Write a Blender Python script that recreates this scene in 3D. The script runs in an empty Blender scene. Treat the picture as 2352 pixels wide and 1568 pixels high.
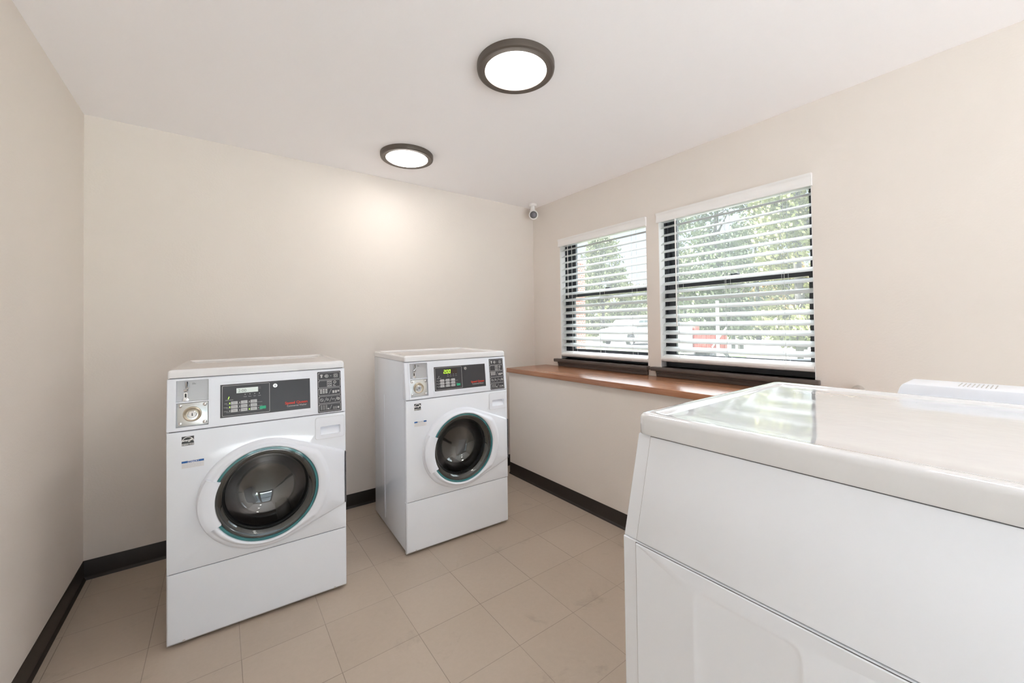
import bpy, bmesh, math, random
from mathutils import Vector, Matrix
PI = math.pi
C = bpy.context.scene.collection
random.seed(7)

# ------------------------------------------------------------------ helpers
MATS = {}
def mat(name, col, rough=0.5, metal=0.0, spec=0.5, coat=0.0, emit=None, estr=0.0, bump=None, var=None, alpha=None, trans=0.0, sub=None):
    if name in MATS: return MATS[name]
    m = bpy.data.materials.new(name); m.use_nodes = True
    nt = m.node_tree; b = nt.nodes['Principled BSDF']
    b.inputs['Base Color'].default_value = (*col, 1)
    b.inputs['Roughness'].default_value = rough
    b.inputs['Metallic'].default_value = metal
    b.inputs['Specular IOR Level'].default_value = spec
    b.inputs['Coat Weight'].default_value = coat
    b.inputs['Coat Roughness'].default_value = 0.05
    b.inputs['Transmission Weight'].default_value = trans
    if emit:
        b.inputs['Emission Color'].default_value = (*emit, 1)
        b.inputs['Emission Strength'].default_value = estr
    tc = nt.nodes.new('ShaderNodeTexCoord')
    if var:   # (scale, amount)
        n = nt.nodes.new('ShaderNodeTexNoise'); n.inputs['Scale'].default_value = var[0]; n.inputs['Detail'].default_value = 5
        nt.links.new(tc.outputs['Object'], n.inputs['Vector'])
        mx = nt.nodes.new('ShaderNodeMix'); mx.data_type = 'RGBA'
        mx.inputs['A'].default_value = (*[c * (1 - var[1]) for c in col], 1)
        mx.inputs['B'].default_value = (*[min(1, c * (1 + var[1])) for c in col], 1)
        nt.links.new(n.outputs['Fac'], mx.inputs['Factor']); nt.links.new(mx.outputs['Result'], b.inputs['Base Color'])
    if bump:  # (scale, strength)
        n = nt.nodes.new('ShaderNodeTexNoise'); n.inputs['Scale'].default_value = bump[0]; n.inputs['Detail'].default_value = 3
        nt.links.new(tc.outputs['Object'], n.inputs['Vector'])
        bp = nt.nodes.new('ShaderNodeBump'); bp.inputs['Strength'].default_value = bump[1]; bp.inputs['Distance'].default_value = 0.002
        nt.links.new(n.outputs['Fac'], bp.inputs['Height']); nt.links.new(bp.outputs['Normal'], b.inputs['Normal'])
    MATS[name] = m
    return m

def obj(name, bm, m, parent=None, smooth=35, mats=None):
    me = bpy.data.meshes.new(name)
    bmesh.ops.recalc_face_normals(bm, faces=bm.faces)
    bm.to_mesh(me); bm.free()
    for mm in (mats or [m]): me.materials.append(mm)
    if smooth:
        for p in me.polygons: p.use_smooth = True
        me.set_sharp_from_angle(angle=math.radians(smooth))
    o = bpy.data.objects.new(name, me); C.objects.link(o)
    if parent: o.parent = parent
    return o
def tag(o, label=None, cat=None, group=None, kind=None):
    if label: o['label'] = label
    if cat: o['category'] = cat
    if group: o['group'] = group
    if kind: o['kind'] = kind
    return o
def thing(name, label, cat, loc=(0, 0, 0), rz=0, group=None, kind=None):
    o = bpy.data.objects.new(name, None); C.objects.link(o)
    o.location = loc; o.rotation_euler = (0, 0, rz); o.empty_display_size = .05
    return tag(o, label, cat, group, kind)
def struct(name, bm, m, parent=None, smooth=0):
    o = obj(name, bm, m, parent, smooth)
    if not parent: o['kind'] = 'structure'
    return o
def copy_tree(o, parent=None):
    c = o.copy(); C.objects.link(c)
    if parent: c.parent = parent
    for ch in list(o.children): copy_tree(ch, c)
    return c

def box(bm, x0, x1, y0, y1, z0, z1, bev=0, seg=2, mi=0, M=None):
    r = bmesh.ops.create_cube(bm, size=1)
    vs = r['verts']
    for v in vs:
        v.co = Vector(((x0 + x1) / 2 + v.co.x * (x1 - x0), (y0 + y1) / 2 + v.co.y * (y1 - y0), (z0 + z1) / 2 + v.co.z * (z1 - z0)))
    fs = {f for v in vs for f in v.link_faces}
    if bev:
        es = {e for v in vs for e in v.link_edges}
        rr = bmesh.ops.bevel(bm, geom=list(es), offset=bev, segments=seg, profile=.5, affect='EDGES')
        allv = set()
        for f in rr['faces']: allv.update(f.verts); fs.add(f)
        for v in list(allv):
            for f in v.link_faces: fs.add(f)
    fs = [f for f in fs if f.is_valid]
    vv = {v for f in fs for v in f.verts}
    for f in fs: f.material_index = mi
    if M:
        for v in vv: v.co = M @ v.co
    return vv
def B(*a, **k):
    bm = bmesh.new(); box(bm, *a, **k); return bm
def prism(bm, pts, d, axis='Y', y0=0.0, mi=0, fn=None):
    """polygon pts (x,z) extruded from y0 to y0+d along y (or other axis)"""
    def P(a, b, t):
        return {'Y': (a, t, b), 'X': (t, a, b), 'Z': (a, b, t)}[axis]
    A = [bm.verts.new(P(a, b, y0)) for a, b in pts]
    Bv = [bm.verts.new(P(a, b, y0 + d)) for a, b in pts]
    fs = [bm.faces.new(A), bm.faces.new(Bv[::-1])]
    n = len(pts)
    for i in range(n): fs.append(bm.faces.new((A[i], A[(i + 1) % n], Bv[(i + 1) % n], Bv[i])))
    for f in fs: f.material_index = mi
    if fn:
        for v in A + Bv: v.co = fn(v.co)
    return A + Bv
def rrect(x0, x1, z0, z1, r, n=5):
    pts = []
    for cx, cz, a0 in ((x1 - r, z1 - r, 0), (x0 + r, z1 - r, 90), (x0 + r, z0 + r, 180), (x1 - r, z0 + r, 270)):
        for i in range(n + 1):
            a = math.radians(a0 + 90 * i / n); pts.append((cx + r * math.cos(a), cz + r * math.sin(a)))
    return pts
def frame_loop(bm, outer, inner, d, y0=0.0, fn=None, mi=0):
    """flat ring between two same-length outlines, extruded"""
    n = len(outer); L = []
    for y in (y0, y0 + d):
        L.append([bm.verts.new((a, y, b)) for a, b in outer]); L.append([bm.verts.new((a, y, b)) for a, b in inner])
    o0, i0, o1, i1 = L
    for k in range(n):
        j = (k + 1) % n
        for q in ((o0[k], o0[j], i0[j], i0[k]), (o1[k], i1[k], i1[j], o1[j]), (o0[k], o1[k], o1[j], o0[j]), (i0[k], i0[j], i1[j], i1[k])):
            bm.faces.new(q).material_index = mi
    if fn:
        for l in L:
            for v in l: v.co = fn(v.co)
def lathe(bm, prof, n=64, M=None, mi=0, cap=False):
    """prof: (r, h) about local z"""
    rings = []
    for r, h in prof:
        if r < 1e-6: rings.append([bm.verts.new((0, 0, h))])
        else: rings.append([bm.verts.new((r * math.cos(2 * PI * i / n), r * math.sin(2 * PI * i / n), h)) for i in range(n)])
    for a, b in zip(rings, rings[1:]):
        for i in range(n):
            j = (i + 1) % n
            if len(a) == 1 and len(b) == 1: continue
            if len(a) == 1: f = bm.faces.new((a[0], b[i], b[j]))
            elif len(b) == 1: f = bm.faces.new((a[i], b[0], a[j]))
            else: f = bm.faces.new((a[i], b[i], b[j], a[j]))
            f.material_index = mi
    if M:
        for l in rings:
            for v in l: v.co = M @ v.co
def tube(bm, pts, r, n=8, mi=0, cap=True):
    pts = [Vector(p) for p in pts]; rs = r if isinstance(r, (list, tuple)) else [r] * len(pts)
    rings = []
    for i, p in enumerate(pts):
        t = (pts[min(i + 1, len(pts) - 1)] - pts[max(i - 1, 0)]).normalized()
        u = t.orthogonal().normalized() if abs(t.z) > .9 else t.cross(Vector((0, 0, 1))).normalized()
        w = t.cross(u)
        rings.append([bm.verts.new(p + rs[i] * (u * math.cos(2 * PI * k / n) + w * math.sin(2 * PI * k / n))) for k in range(n)])
    for a, b in zip(rings, rings[1:]):
        for k in range(n): bm.faces.new((a[k], a[(k + 1) % n], b[(k + 1) % n], b[k])).material_index = mi
    if cap: bm.faces.new(rings[0]).material_index = mi; bm.faces.new(rings[-1][::-1]).material_index = mi
def cut(o, cbm):
    bmesh.ops.recalc_face_normals(cbm, faces=cbm.faces)
    me = bpy.data.meshes.new('cutter'); cbm.to_mesh(me); cbm.free(); me.materials.append(o.data.materials[0])
    c = bpy.data.objects.new('cutter', me); C.objects.link(c); c.parent = o.parent
    md = o.modifiers.new('b', 'BOOLEAN'); md.operation = 'DIFFERENCE'; md.object = c; md.solver = 'EXACT'
    bpy.context.view_layer.update()
    dg = bpy.context.evaluated_depsgraph_get()
    nm = bpy.data.meshes.new_from_object(o.evaluated_get(dg)); nm.name = o.data.name
    o.modifiers.clear(); o.data = nm; bpy.data.objects.remove(c); bpy.data.meshes.remove(me)
    nm.set_sharp_from_angle(angle=math.radians(30))
TOY = Matrix.Rotation(PI / 2, 4, 'X')     # local +z -> -y (towards the viewer of a washer front)
def at(x, y, z, M=TOY): return Matrix.Translation((x, y, z)) @ M
def text(name, s, size, x, z, y, m, parent, align='LEFT', fn=None, bold=0, sx=1.0, d=0.0004, shear=0, rz=0):
    cu = bpy.data.curves.new('t', 'FONT'); cu.body = s; cu.size = size; cu.align_x = align; cu.extrude = d; cu.offset = bold; cu.shear = shear
    cu.resolution_u = 3
    t = bpy.data.objects.new('t', cu)
    me = bpy.data.meshes.new_from_object(t); bpy.data.objects.remove(t); bpy.data.curves.remove(cu)
    me.name = name
    for v in me.vertices:
        p = Vector((x + v.co.x * sx, y - v.co.z, z + v.co.y)); v.co = fn(p) if fn else p
    me.materials.clear(); me.materials.append(m)
    o = bpy.data.objects.new(name, me); C.objects.link(o); o.parent = parent
    return o

# ------------------------------------------------------------------ materials
wallm = mat('wall_paint', (.765, .71, .66), .75, spec=.25, bump=(110, .25), var=(3, .015))
ceilm = mat('ceiling_paint', (.94, .92, .93), .85, spec=.2, bump=(60, .15))
white_enamel = mat('white_enamel', (.87, .915, .985), .16, spec=.5, coat=.3)
white_top = mat('white_gloss_enamel', (.82, .83, .855), .07, spec=.6, coat=.8)
white_plastic = mat('white_plastic', (.86, .90, .975), .32)
slat_m = mat('blind_slat_white', (.60, .625, .63), .45)
brightw = mat('white_trim', (.85, .84, .83), .4)
bronze = mat('dark_bronze_metal', (.05, .055, .064), .32, metal=.2)
stool_m = mat('brown_sill_paint', (.10, .082, .074), .28, var=(20, .12))
base_m = mat('dark_brown_rubber', (.022, .016, .013), .4, var=(12, .2))
black_panel = mat('charcoal_panel', (.045, .045, .052), .35)
dark = mat('black_rubber', (.012, .012, .014), .4)
gapm = mat('dark_gap', (.16, .16, .17), .8)
greyline = mat('pale_grey_print', (.6, .6, .6), .5)
button_m = mat('grey_button', (.55, .56, .58), .4)
green_m = mat('green_button', (.02, .42, .22), .4)
red_m = mat('red_print', (.75, .045, .02), .4)
blue_m = mat('blue_print', (.02, .13, .42), .4)
chrome = mat('chrome', (.75, .76, .77), .12, metal=1)
steel = mat('brushed_steel', (.62, .63, .64), .35, metal=1)
greyplate = mat('satin_grey_plate', (.52, .53, .55), .35, metal=.3)
zinc = mat('zinc_plate', (.72, .74, .73), .28, metal=.85, var=(14, .12))
brass = mat('pale_brass', (.6, .55, .45), .3, metal=.9)
teal = mat('teal_glass_edge', (.05, .22, .24), .15, coat=.5)
drumm = mat('drum_steel', (.45, .43, .42), .3, metal=.9, var=(9, .2))
lcd_m = mat('lcd_panel', (.55, .60, .58), .25, emit=(.6, .66, .62), estr=.25)
ledg = mat('green_led', (.3, .8, .1), .4, emit=(.45, 1, .1), estr=1.2)
digit = mat('green_digits', (.4, .9, .05), .4, emit=(.5, .95, .05), estr=.9)
lcddark = mat('brown_display', (.05, .03, .025), .3)
wood = None

def wood_mat():
    m = bpy.data.materials.new('cherry_laminate'); m.use_nodes = True; nt = m.node_tree; b = nt.nodes['Principled BSDF']
    tc = nt.nodes.new('ShaderNodeTexCoord'); mp = nt.nodes.new('ShaderNodeMapping'); mp.inputs['Scale'].default_value = (18, .8, 18)
    n = nt.nodes.new('ShaderNodeTexNoise'); n.inputs['Scale'].default_value = 2.2; n.inputs['Detail'].default_value = 6; n.inputs['Roughness'].default_value = .6
    n2 = nt.nodes.new('ShaderNodeTexNoise'); n2.inputs['Scale'].default_value = 14; n2.inputs['Detail'].default_value = 4
    r = nt.nodes.new('ShaderNodeValToRGB'); r.color_ramp.elements[0].position = .25; r.color_ramp.elements[0].color = (.26, .10, .045, 1)
    r.color_ramp.elements[1].position = .75; r.color_ramp.elements[1].color = (.48, .23, .125, 1)
    mm = nt.nodes.new('ShaderNodeMath'); mm.operation = 'ADD'; ms = nt.nodes.new('ShaderNodeMath'); ms.operation = 'MULTIPLY'; ms.inputs[1].default_value = .35
    sb = nt.nodes.new('ShaderNodeMath'); sb.operation = 'SUBTRACT'; sb.inputs[1].default_value = .17
    L = nt.links.new
    L(tc.outputs['Object'], mp.inputs['Vector']); L(mp.outputs['Vector'], n.inputs['Vector']); L(mp.outputs['Vector'], n2.inputs['Vector'])
    L(n2.outputs['Fac'], ms.inputs[0]); L(n.outputs['Fac'], mm.inputs[0]); L(ms.outputs[0], mm.inputs[1]); L(mm.outputs[0], sb.inputs[0]); L(sb.outputs[0], r.inputs['Fac'])
    L(r.outputs['Color'], b.inputs['Base Color']); b.inputs['Roughness'].default_value = .24; b.inputs['Specular IOR Level'].default_value = .7
    return m
wood = wood_mat()

def floor_mat():
    m = bpy.data.materials.new('vinyl_tile'); m.use_nodes = True; nt = m.node_tree; b = nt.nodes['Principled BSDF']; L = nt.links.new
    N = nt.nodes.new
    geo = N('ShaderNodeNewGeometry'); sep = N('ShaderNodeSeparateXYZ'); L(geo.outputs['Position'], sep.inputs[0])
    def math_(op, a, b_=None, c=None):
        q = N('ShaderNodeMath'); q.operation = op
        for i, v in enumerate((a, b_, c)):
            if v is None: continue
            if isinstance(v, (int, float)): q.inputs[i].default_value = v
            else: L(v, q.inputs[i])
        return q.outputs[0]
    T = .3048
    ux = math_('DIVIDE', math_('SUBTRACT', sep.outputs[0], 1.2845 - 20 * T), T); uy = math_('DIVIDE', math_('SUBTRACT', sep.outputs[1], 1.6101 - 20 * T), T)
    fx = math_('FRACT', ux); fy = math_('FRACT', uy)
    dx = math_('ABSOLUTE', math_('SUBTRACT', fx, .5)); dy = math_('ABSOLUTE', math_('SUBTRACT', fy, .5))
    dd = math_('MAXIMUM', dx, dy)
    line = math_('GREATER_THAN', dd, .4962)
    cmb = N('ShaderNodeCombineXYZ'); L(math_('FLOOR', ux), cmb.inputs[0]); L(math_('FLOOR', uy), cmb.inputs[1])
    wn = N('ShaderNodeTexWhiteNoise'); L(cmb.outputs[0], wn.inputs['Vector'])
    # line strength varies tile to tile
    lw = math_('MULTIPLY', line, math_('ADD', math_('MULTIPLY', wn.outputs['Value'], .45), .25))
    n1 = N('ShaderNodeTexNoise'); n1.inputs['Scale'].default_value = 2.2; n1.inputs['Detail'].default_value = 6; L(geo.outputs['Position'], n1.inputs['Vector'])
    n2 = N('ShaderNodeTexNoise'); n2.inputs['Scale'].default_value = 45; n2.inputs['Detail'].default_value = 6; n2.inputs['Roughness'].default_value = .7; L(geo.outputs['Position'], n2.inputs['Vector'])
    n3 = N('ShaderNodeTexNoise'); n3.inputs['Scale'].default_value = 5; n3.inputs['Detail'].default_value = 8; n3.inputs['Roughness'].default_value = .65; n3.inputs['Distortion'].default_value = .6; L(geo.outputs['Position'], n3.inputs['Vector'])
    mx = N('ShaderNodeMix'); mx.data_type = 'RGBA'; mx.inputs['A'].default_value = (.385, .315, .25, 1); mx.inputs['B'].default_value = (.51, .43, .355, 1)
    f = math_('ADD', math_('MULTIPLY', n1.outputs['Fac'], .55), math_('ADD', math_('MULTIPLY', n2.outputs['Fac'], .5), math_('MULTIPLY', wn.outputs['Value'], .14)))
    L(math_('SUBTRACT', f, .05), mx.inputs['Factor'])
    st = N('ShaderNodeMapRange'); st.inputs['From Min'].default_value = .60; st.inputs['From Max'].default_value = .78; st.inputs['To Max'].default_value = .32; L(n3.outputs['Fac'], st.inputs['Value'])
    mx2 = N('ShaderNodeMix'); mx2.data_type = 'RGBA'; L(st.outputs[0], mx2.inputs['Factor']); L(mx.outputs['Result'], mx2.inputs['A']); mx2.inputs['B'].default_value = (.12, .105, .09, 1)
    mx3 = N('ShaderNodeMix'); mx3.data_type = 'RGBA'; L(lw, mx3.inputs['Factor']); L(mx2.outputs['Result'], mx3.inputs['A']); mx3.inputs['B'].default_value = (.07, .05, .035, 1)
    L(mx3.outputs['Result'], b.inputs['Base Color']); b.inputs['Roughness'].default_value = .42; b.inputs['Specular IOR Level'].default_value = .35
    bp = N('ShaderNodeBump'); bp.inputs['Strength'].default_value = .15; bp.inputs['Distance'].default_value = .001; L(n2.outputs['Fac'], bp.inputs['Height']); L(bp.outputs['Normal'], b.inputs['Normal'])
    return m

def glass_mat(name, tint, gloss=.06, rough=0.0, veil=0.0):
    m = bpy.data.materials.new(name); m.use_nodes = True; nt = m.node_tree; nt.nodes.clear(); L = nt.links.new
    o = nt.nodes.new('ShaderNodeOutputMaterial'); t = nt.nodes.new('ShaderNodeBsdfTransparent'); t.inputs[0].default_value = (*tint, 1)
    g = nt.nodes.new('ShaderNodeBsdfGlossy'); g.inputs['Roughness'].default_value = rough; g.inputs['Color'].default_value = (.9, .95, .95, 1)
    lw = nt.nodes.new('ShaderNodeLayerWeight'); lw.inputs['Blend'].default_value = .5
    pw = nt.nodes.new('ShaderNodeMath'); pw.operation = 'POWER'; pw.inputs[1].default_value = 5; L(lw.outputs['Facing'], pw.inputs[0])
    mp = nt.nodes.new('ShaderNodeMath'); mp.operation = 'MULTIPLY_ADD'; mp.inputs[1].default_value = 1 - gloss; mp.inputs[2].default_value = gloss; L(pw.outputs[0], mp.inputs[0])
    mx = nt.nodes.new('ShaderNodeMixShader'); L(mp.outputs[0], mx.inputs[0]); L(t.outputs[0], mx.inputs[1]); L(g.outputs[0], mx.inputs[2])
    if veil:      # pale glare haze over the view, mixed into the glass
        d = nt.nodes.new('ShaderNodeBsdfTranslucent'); d.inputs[0].default_value = (.95, .97, 1, 1)
        m2 = nt.nodes.new('ShaderNodeMixShader'); m2.inputs[0].default_value = veil
        L(mx.outputs[0], m2.inputs[1]); L(d.outputs[0], m2.inputs[2]); L(m2.outputs[0], o.inputs[0])
    else: L(mx.outputs[0], o.inputs[0])
    return m
pane_m = glass_mat('window_glass', (.985, .985, .98), .03, veil=.045)
door_glass = glass_mat('tinted_door_glass', (.55, .54, .54), .12, .03)

# ------------------------------------------------------------------ room shell
XL, XR, YB, YF, ZC = -.58, 2.507, 3.03, -2.0, 2.457
T = .14
struct('floor', B(XL - T, XR + T, YF - T, YB + T, -.1, 0), floor_mat())
struct('ceiling', B(XL - T, XR + T, YF - T, YB + T, ZC, ZC + .15), ceilm)
struct('wall_back', B(XL - T, XR + T, YB, YB + T, 0, ZC), wallm)
struct('wall_left', B(XL - T, XL, YF, YB, 0, ZC), wallm)
W = [(1.735, 2.650, .998, 2.072), (.730, 1.636, .998, 2.078)]
bm = bmesh.new()
ys = [YF, .730, 1.636, 1.735, 2.650, YB]
for a, b in zip(ys, ys[1:]):
    op = [w for w in W if abs(w[0] - a) < 1e-6]
    if op: box(bm, XR, XR + T, a, b, 0, op[0][2]); box(bm, XR, XR + T, a, b, op[0][3], ZC)
    else: box(bm, XR, XR + T, a, b, 0, ZC)
struct('wall_right', bm, wallm)
# front wall (behind the camera) with an unseen glazed door and window added for daylight
DX0, DX1, DZ = -.48, .92, 2.18
bm = bmesh.new()
box(bm, XL, DX0, YF - T, YF, 0, ZC); box(bm, DX1, 1.0, YF - T, YF, 0, ZC); box(bm, 1.96, XR, YF - T, YF, 0, ZC); box(bm, 1.0, 1.96, YF - T, YF, 0, .05); box(bm, 1.0, 1.96, YF - T, YF, 2.15, ZC); box(bm, DX0, DX1, YF - T, YF, DZ, ZC)
struct('wall_front', bm, wallm)
wn3 = thing('window_3', None, None, (0, 0, 0), kind='structure')  # unseen window, added to let more daylight into the room
bm = bmesh.new()
for a in ((1.0, 1.05, .05, 2.15), (1.91, 1.96, .05, 2.15), (1.05, 1.91, 2.10, 2.15), (1.05, 1.91, .05, .10), (1.455, 1.505, .10, 2.10)): box(bm, a[0], a[1], YF - .10, YF - .04, a[2], a[3])
obj('window_frame', bm, bronze, wn3, 0)
for a, b in ((1.05, 1.455), (1.505, 1.91)): obj('pane', B(a, b, YF - .072, YF - .068, .10, 2.10), pane_m, wn3, 0)
d = thing('added_door', None, None, (0, 0, 0), kind='structure')  # unseen door, added and widened to throw daylight on the washers
bm = bmesh.new()
for a in ((DX0, DX0 + .05, 0, DZ), (DX1 - .05, DX1, 0, DZ), (DX0 + .05, DX1 - .05, DZ - .05, DZ)): box(bm, a[0], a[1], YF - .11, YF - .03, a[2], a[3])
obj('door_frame', bm, bronze, d, 0)
bm = bmesh.new()
for a in ((DX0 + .055, DX0 + .13, .02, DZ - .055), (DX1 - .13, DX1 - .055, .02, DZ - .055), (DX0 + .13, DX1 - .13, .02, .22), (DX0 + .13, DX1 - .13, DZ - .14, DZ - .055), (DX0 + .13, DX1 - .13, 1.0, 1.08)):
    box(bm, a[0], a[1], YF - .09, YF - .05, a[2], a[3])
obj('door_leaf', bm, bronze, d, 0)
obj('pane', B(DX0 + .13, DX1 - .13, YF - .072, YF - .068, .22, DZ - .14), pane_m, d, 0)

# half wall under the counter
struct('wall_counter', B(2.069, XR, .50, 2.862, 0, .891), wallm)
HB = .0986
def baseboard(name, pts):
    """thin cove base following pts (x, y) on its room side; normal points to the room"""
    bm = bmesh.new()
    (x0, y0), (x1, y1), (nx, ny) = pts
    prof = [(0, 0), (.014, 0), (.011, .006), (.004, .014), (.004, HB - .006), (.002, HB), (0, HB)]
    n = 50
    rows = []
    for i in range(n + 1):
        t = i / n; x, y = x0 + (x1 - x0) * t, y0 + (y1 - y0) * t
        rows.append([bm.verts.new((x + nx * a, y + ny * a, z)) for a, z in prof])
    for a, b in zip(rows, rows[1:]):
        for k in range(len(prof)): bm.faces.new((a[k], a[(k + 1) % len(prof)], b[(k + 1) % len(prof)], b[k]))
    bm.faces.new(rows[0]); bm.faces.new(rows[-1][::-1])
    return struct(name, bm, base_m, smooth=40)
baseboard('baseboard_back', ((XL, YB), (XR, YB), (0, -1)))
baseboard('baseboard_left', ((XL, YF), (XL, YB), (1, 0)))
baseboard('baseboard_right', ((2.069, .50), (2.069, 2.862), (-1, 0)))

# counter top
ct = tag(obj('countertop', B(2.04, XR, .48, 2.862, .8925, .930, bev=.004), wood),
         'reddish wood laminate countertop on the half wall below the two windows', 'countertop')

# ------------------------------------------------------------------ windows
def window(i, w, FL, SL, FR, SR):
    y0, y1, z0, z1 = w
    r = thing('window_%d' % i, None, None, (0, 0, 0), kind='structure')
    xa, xb = XR + .075, XR + .135
    # white jamb lining
    bm = bmesh.new()
    box(bm, XR + .001, xa, y1 - .004, y1, z0, z1); box(bm, XR + .001, xa, y0, y0 + .004, z0, z1); box(bm, XR + .001, xa, y0, y1, z1 - .004, z1)
    obj('jamb', bm, brightw, r, 0)
    F = .010
    bm = bmesh.new()
    box(bm, xa, xb, y0, y0 + FR, z0, z1); box(bm, xa, xb, y1 - FL, y1, z0, z1); box(bm, xa, xb, y0 + FR, y1 - FL, z0, z0 + .05); box(bm, xa, xb, y0 + FR, y1 - FL, z1 - F, z1)
    # tracks
    box(bm, xa - .012, xa, y1 - .012, y1 - .004, z0, z1); box(bm, xa - .012, xa, y0 + .004, y0 + .012, z0, z1)
    obj('window_frame', bm, bronze, r, 0)
    mz = 1.566
    for nm, zz0, zz1, xx in (('upper_sash', mz - .012, z1 - F, xa + .034), ('lower_sash', z0 + .05, mz + .018, xa + .006)):
        bm = bmesh.new(); a, b = y0 + FR + .001, y1 - FL - .001
        box(bm, xx, xx + .024, a, a + SR, zz0, zz1); box(bm, xx, xx + .024, b - SL, b, zz0, zz1)
        tt = .010 if nm == 'upper_sash' else .032; box(bm, xx, xx + .024, a + SR, b - SL, zz0, zz0 + (.03 if nm == 'upper_sash' else .04)); box(bm, xx, xx + .024, a + SR, b - SL, zz1 - tt, zz1)
        s = obj(nm, bm, bronze, r, 0)
        obj('pane', B(xx + .010, xx + .014, a + SR, b - SL, zz0 + .03, zz1 - tt), pane_m, s, 0)
        if nm == 'lower_sash':
            bm = bmesh.new(); yc = (a + b) / 2
            box(bm, xx - .006, xx + .02, yc - .045, yc + .045, zz1, zz1 + .006, bev=.002)
            lathe(bm, [(0, .02), (.012, .02), (.014, .0)], 16, Matrix.Translation((xx + .006, yc, zz1 + .005)))
            tube(bm, [(xx + .006, yc, zz1 + .02), (xx + .0, yc - .03, zz1 + .024), (xx - .002, yc - .05, zz1 + .018)], .005, 8)
            obj('sash_latch', bm, bronze, s)
    bm = bmesh.new()
    ya, yb = y0 - .02, y1 + .058
    if i == 1: ya = y0 - .013
    box(bm, XR - .045, XR + .003, ya, yb, z0 - .028, z0, bev=.005); box(bm, XR, xa, y0, y1, z0 - .02, z0)
    obj('window_stool', bm, stool_m, r)
    bm = bmesh.new()
    box(bm, XR - .016, XR, ya + .012, yb - .03, .931, z0 - .028, bev=.003); box(bm, XR - .024, XR, ya + .012, yb - .03, z0 - .045, z0 - .028, bev=.006)
    obj('window_apron', bm, stool_m, r)
window(1, W[0], .03, .062, .006, .006); window(2, W[1], .022, .05, .022, .022)

# ------------------------------------------------------------------ blinds
def blind(w, label, rail_z, wand, nm):
    y0, y1, z0, z1 = w
    r = thing('window_blind', label, 'blind', (2.545, (y0 + y1) / 2, z1), 0, 'white slatted window blinds')
    ox, oy, oz = r.location
    def P(o): o.location = (-ox, -oy, -oz); return o
    # valance with mitred returns and rounded profile
    va, vb = y0 - .004, y1 + .008
    prof = [(2.492, 2.016), (2.490, 2.022), (2.4905, 2.030), (2.493, 2.036), (2.493, 2.062), (2.490, 2.068), (2.486, 2.074), (2.486, 2.082), (2.500, 2.083), (2.500, 2.016)]
    bm = bmesh.new(); prism(bm, prof, vb - va, 'Y', va)
    for yy in (va, vb - .008): box(bm, 2.500, 2.5065, yy, yy + .008, 2.016, 2.083)
    P(obj('valance', bm, brightw, r))
    P(obj('head_rail', B(2.520, 2.572, y0 + .006, y1 - .006, 2.022, z1 - .005), slat_m, r, 0))
    a, b = y0 + .008, y1 - .010
    th = math.radians(27); hw = .0315
    zs = [1.985 - .0573 * k for k in range(16)]
    cords = [b - .13, (a + b) / 2, a + .13]
    # slat mesh: slightly cambered strip
    n = 6; pr = []
    for s in (1, -1):
        for k in range(n + 1):
            t = -1 + 2 * k / n
            if s < 0: t = -t
            cam = .0035 * (1 - t * t)
            pr.append((t * hw, cam + s * .0014 * (1 - .6 * abs(t))))
    pts = [(u * math.cos(th) - v * math.sin(th), u * math.sin(th) + v * math.cos(th)) for u, v in pr]
    sm = None
    for z in zs:
        if sm is None:
            bm = bmesh.new(); prism(bm, pts, b - a, 'Y', 0)
            # swap to x,z profile extruded along y
            o = obj('slat', bm, slat_m, r); sm = o.data
        else:
            o = bpy.data.objects.new('slat', sm); C.objects.link(o); o.parent = r
        o.location = (2.545 - ox, a - oy, z - oz)
    # bottom rail
    bm = bmesh.new(); tr = math.radians(20)
    rp = [(-.031, -.006), (-.033, .006), (-.029, .013), (-.02, .015), (.02, .015), (.029, .012), (.031, -.008), (.02, -.013), (-.024, -.013)]
    rp = [(u * 1.12, v * 1.2) for u, v in rp]
    rp = [(u * math.cos(tr) - v * math.sin(tr), u * math.sin(tr) + v * math.cos(tr)) for u, v in rp]
    prism(bm, rp, b - a + .004, 'Y', 0)
    o = obj('bottom_rail', bm, brightw, r, 25); o.location = (2.538 - ox, a - .002 - oy, rail_z - oz)
    ux, uz = -.031, -.012
    for yc in cords:
        bm = bmesh.new()
        lathe(bm, [(0, .003), (.007, .003), (.009, 0)], 14, Matrix.Translation((-.033, yc - a, -.006)) @ Matrix.Rotation(-PI / 2, 4, 'Y'))
        tube(bm, [(-.034, yc - a, -.004), (-.038, yc - a + .008, -.001), (-.036, yc - a + .018, .002), (-.037, yc - a + .026, -.004)], .0012, 6)
        k = obj('cord_plug', bm, brightw, o)
    for yc in cords:
        for dx, dy in ((-.0295, 0), (.0295, .0)):
            bm = bmesh.new(); zoff = math.sin(th) * dx
            tube(bm, [(2.545 + dx, yc + dy, 2.03), (2.545 + dx, yc + dy, rail_z + .01)], .0011, 5)
            P(obj('ladder_cord', bm, slat_m, r))
        bm = bmesh.new(); tube(bm, [(2.545, yc + .022, 2.03), (2.545, yc + .022, rail_z + .012)], .001, 5); P(obj('lift_cord', bm, slat_m, r))
    if wand:
        bm = bmesh.new(); tube(bm, [(2.502, wand, 2.02), (2.502, wand, 1.285)], .0045, 10); tube(bm, [(2.502, wand, 2.03), (2.505, wand, 2.01), (2.502, wand, 1.99)], .003, 8)
        P(obj('tilt_wand', bm, brightw, r))
    else:
        for q in (0, .006):
            bm = bmesh.new(); tube(bm, [(2.505, b - .095 + q, 2.02), (2.505, b - .097 + q, 1.545)], .0014, 6); P(obj('pull_cord', bm, brightw, r))
    return r
blind(W[0], 'white slatted blind in the smaller-looking window nearer the room corner', 1.042, None, 1)
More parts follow.
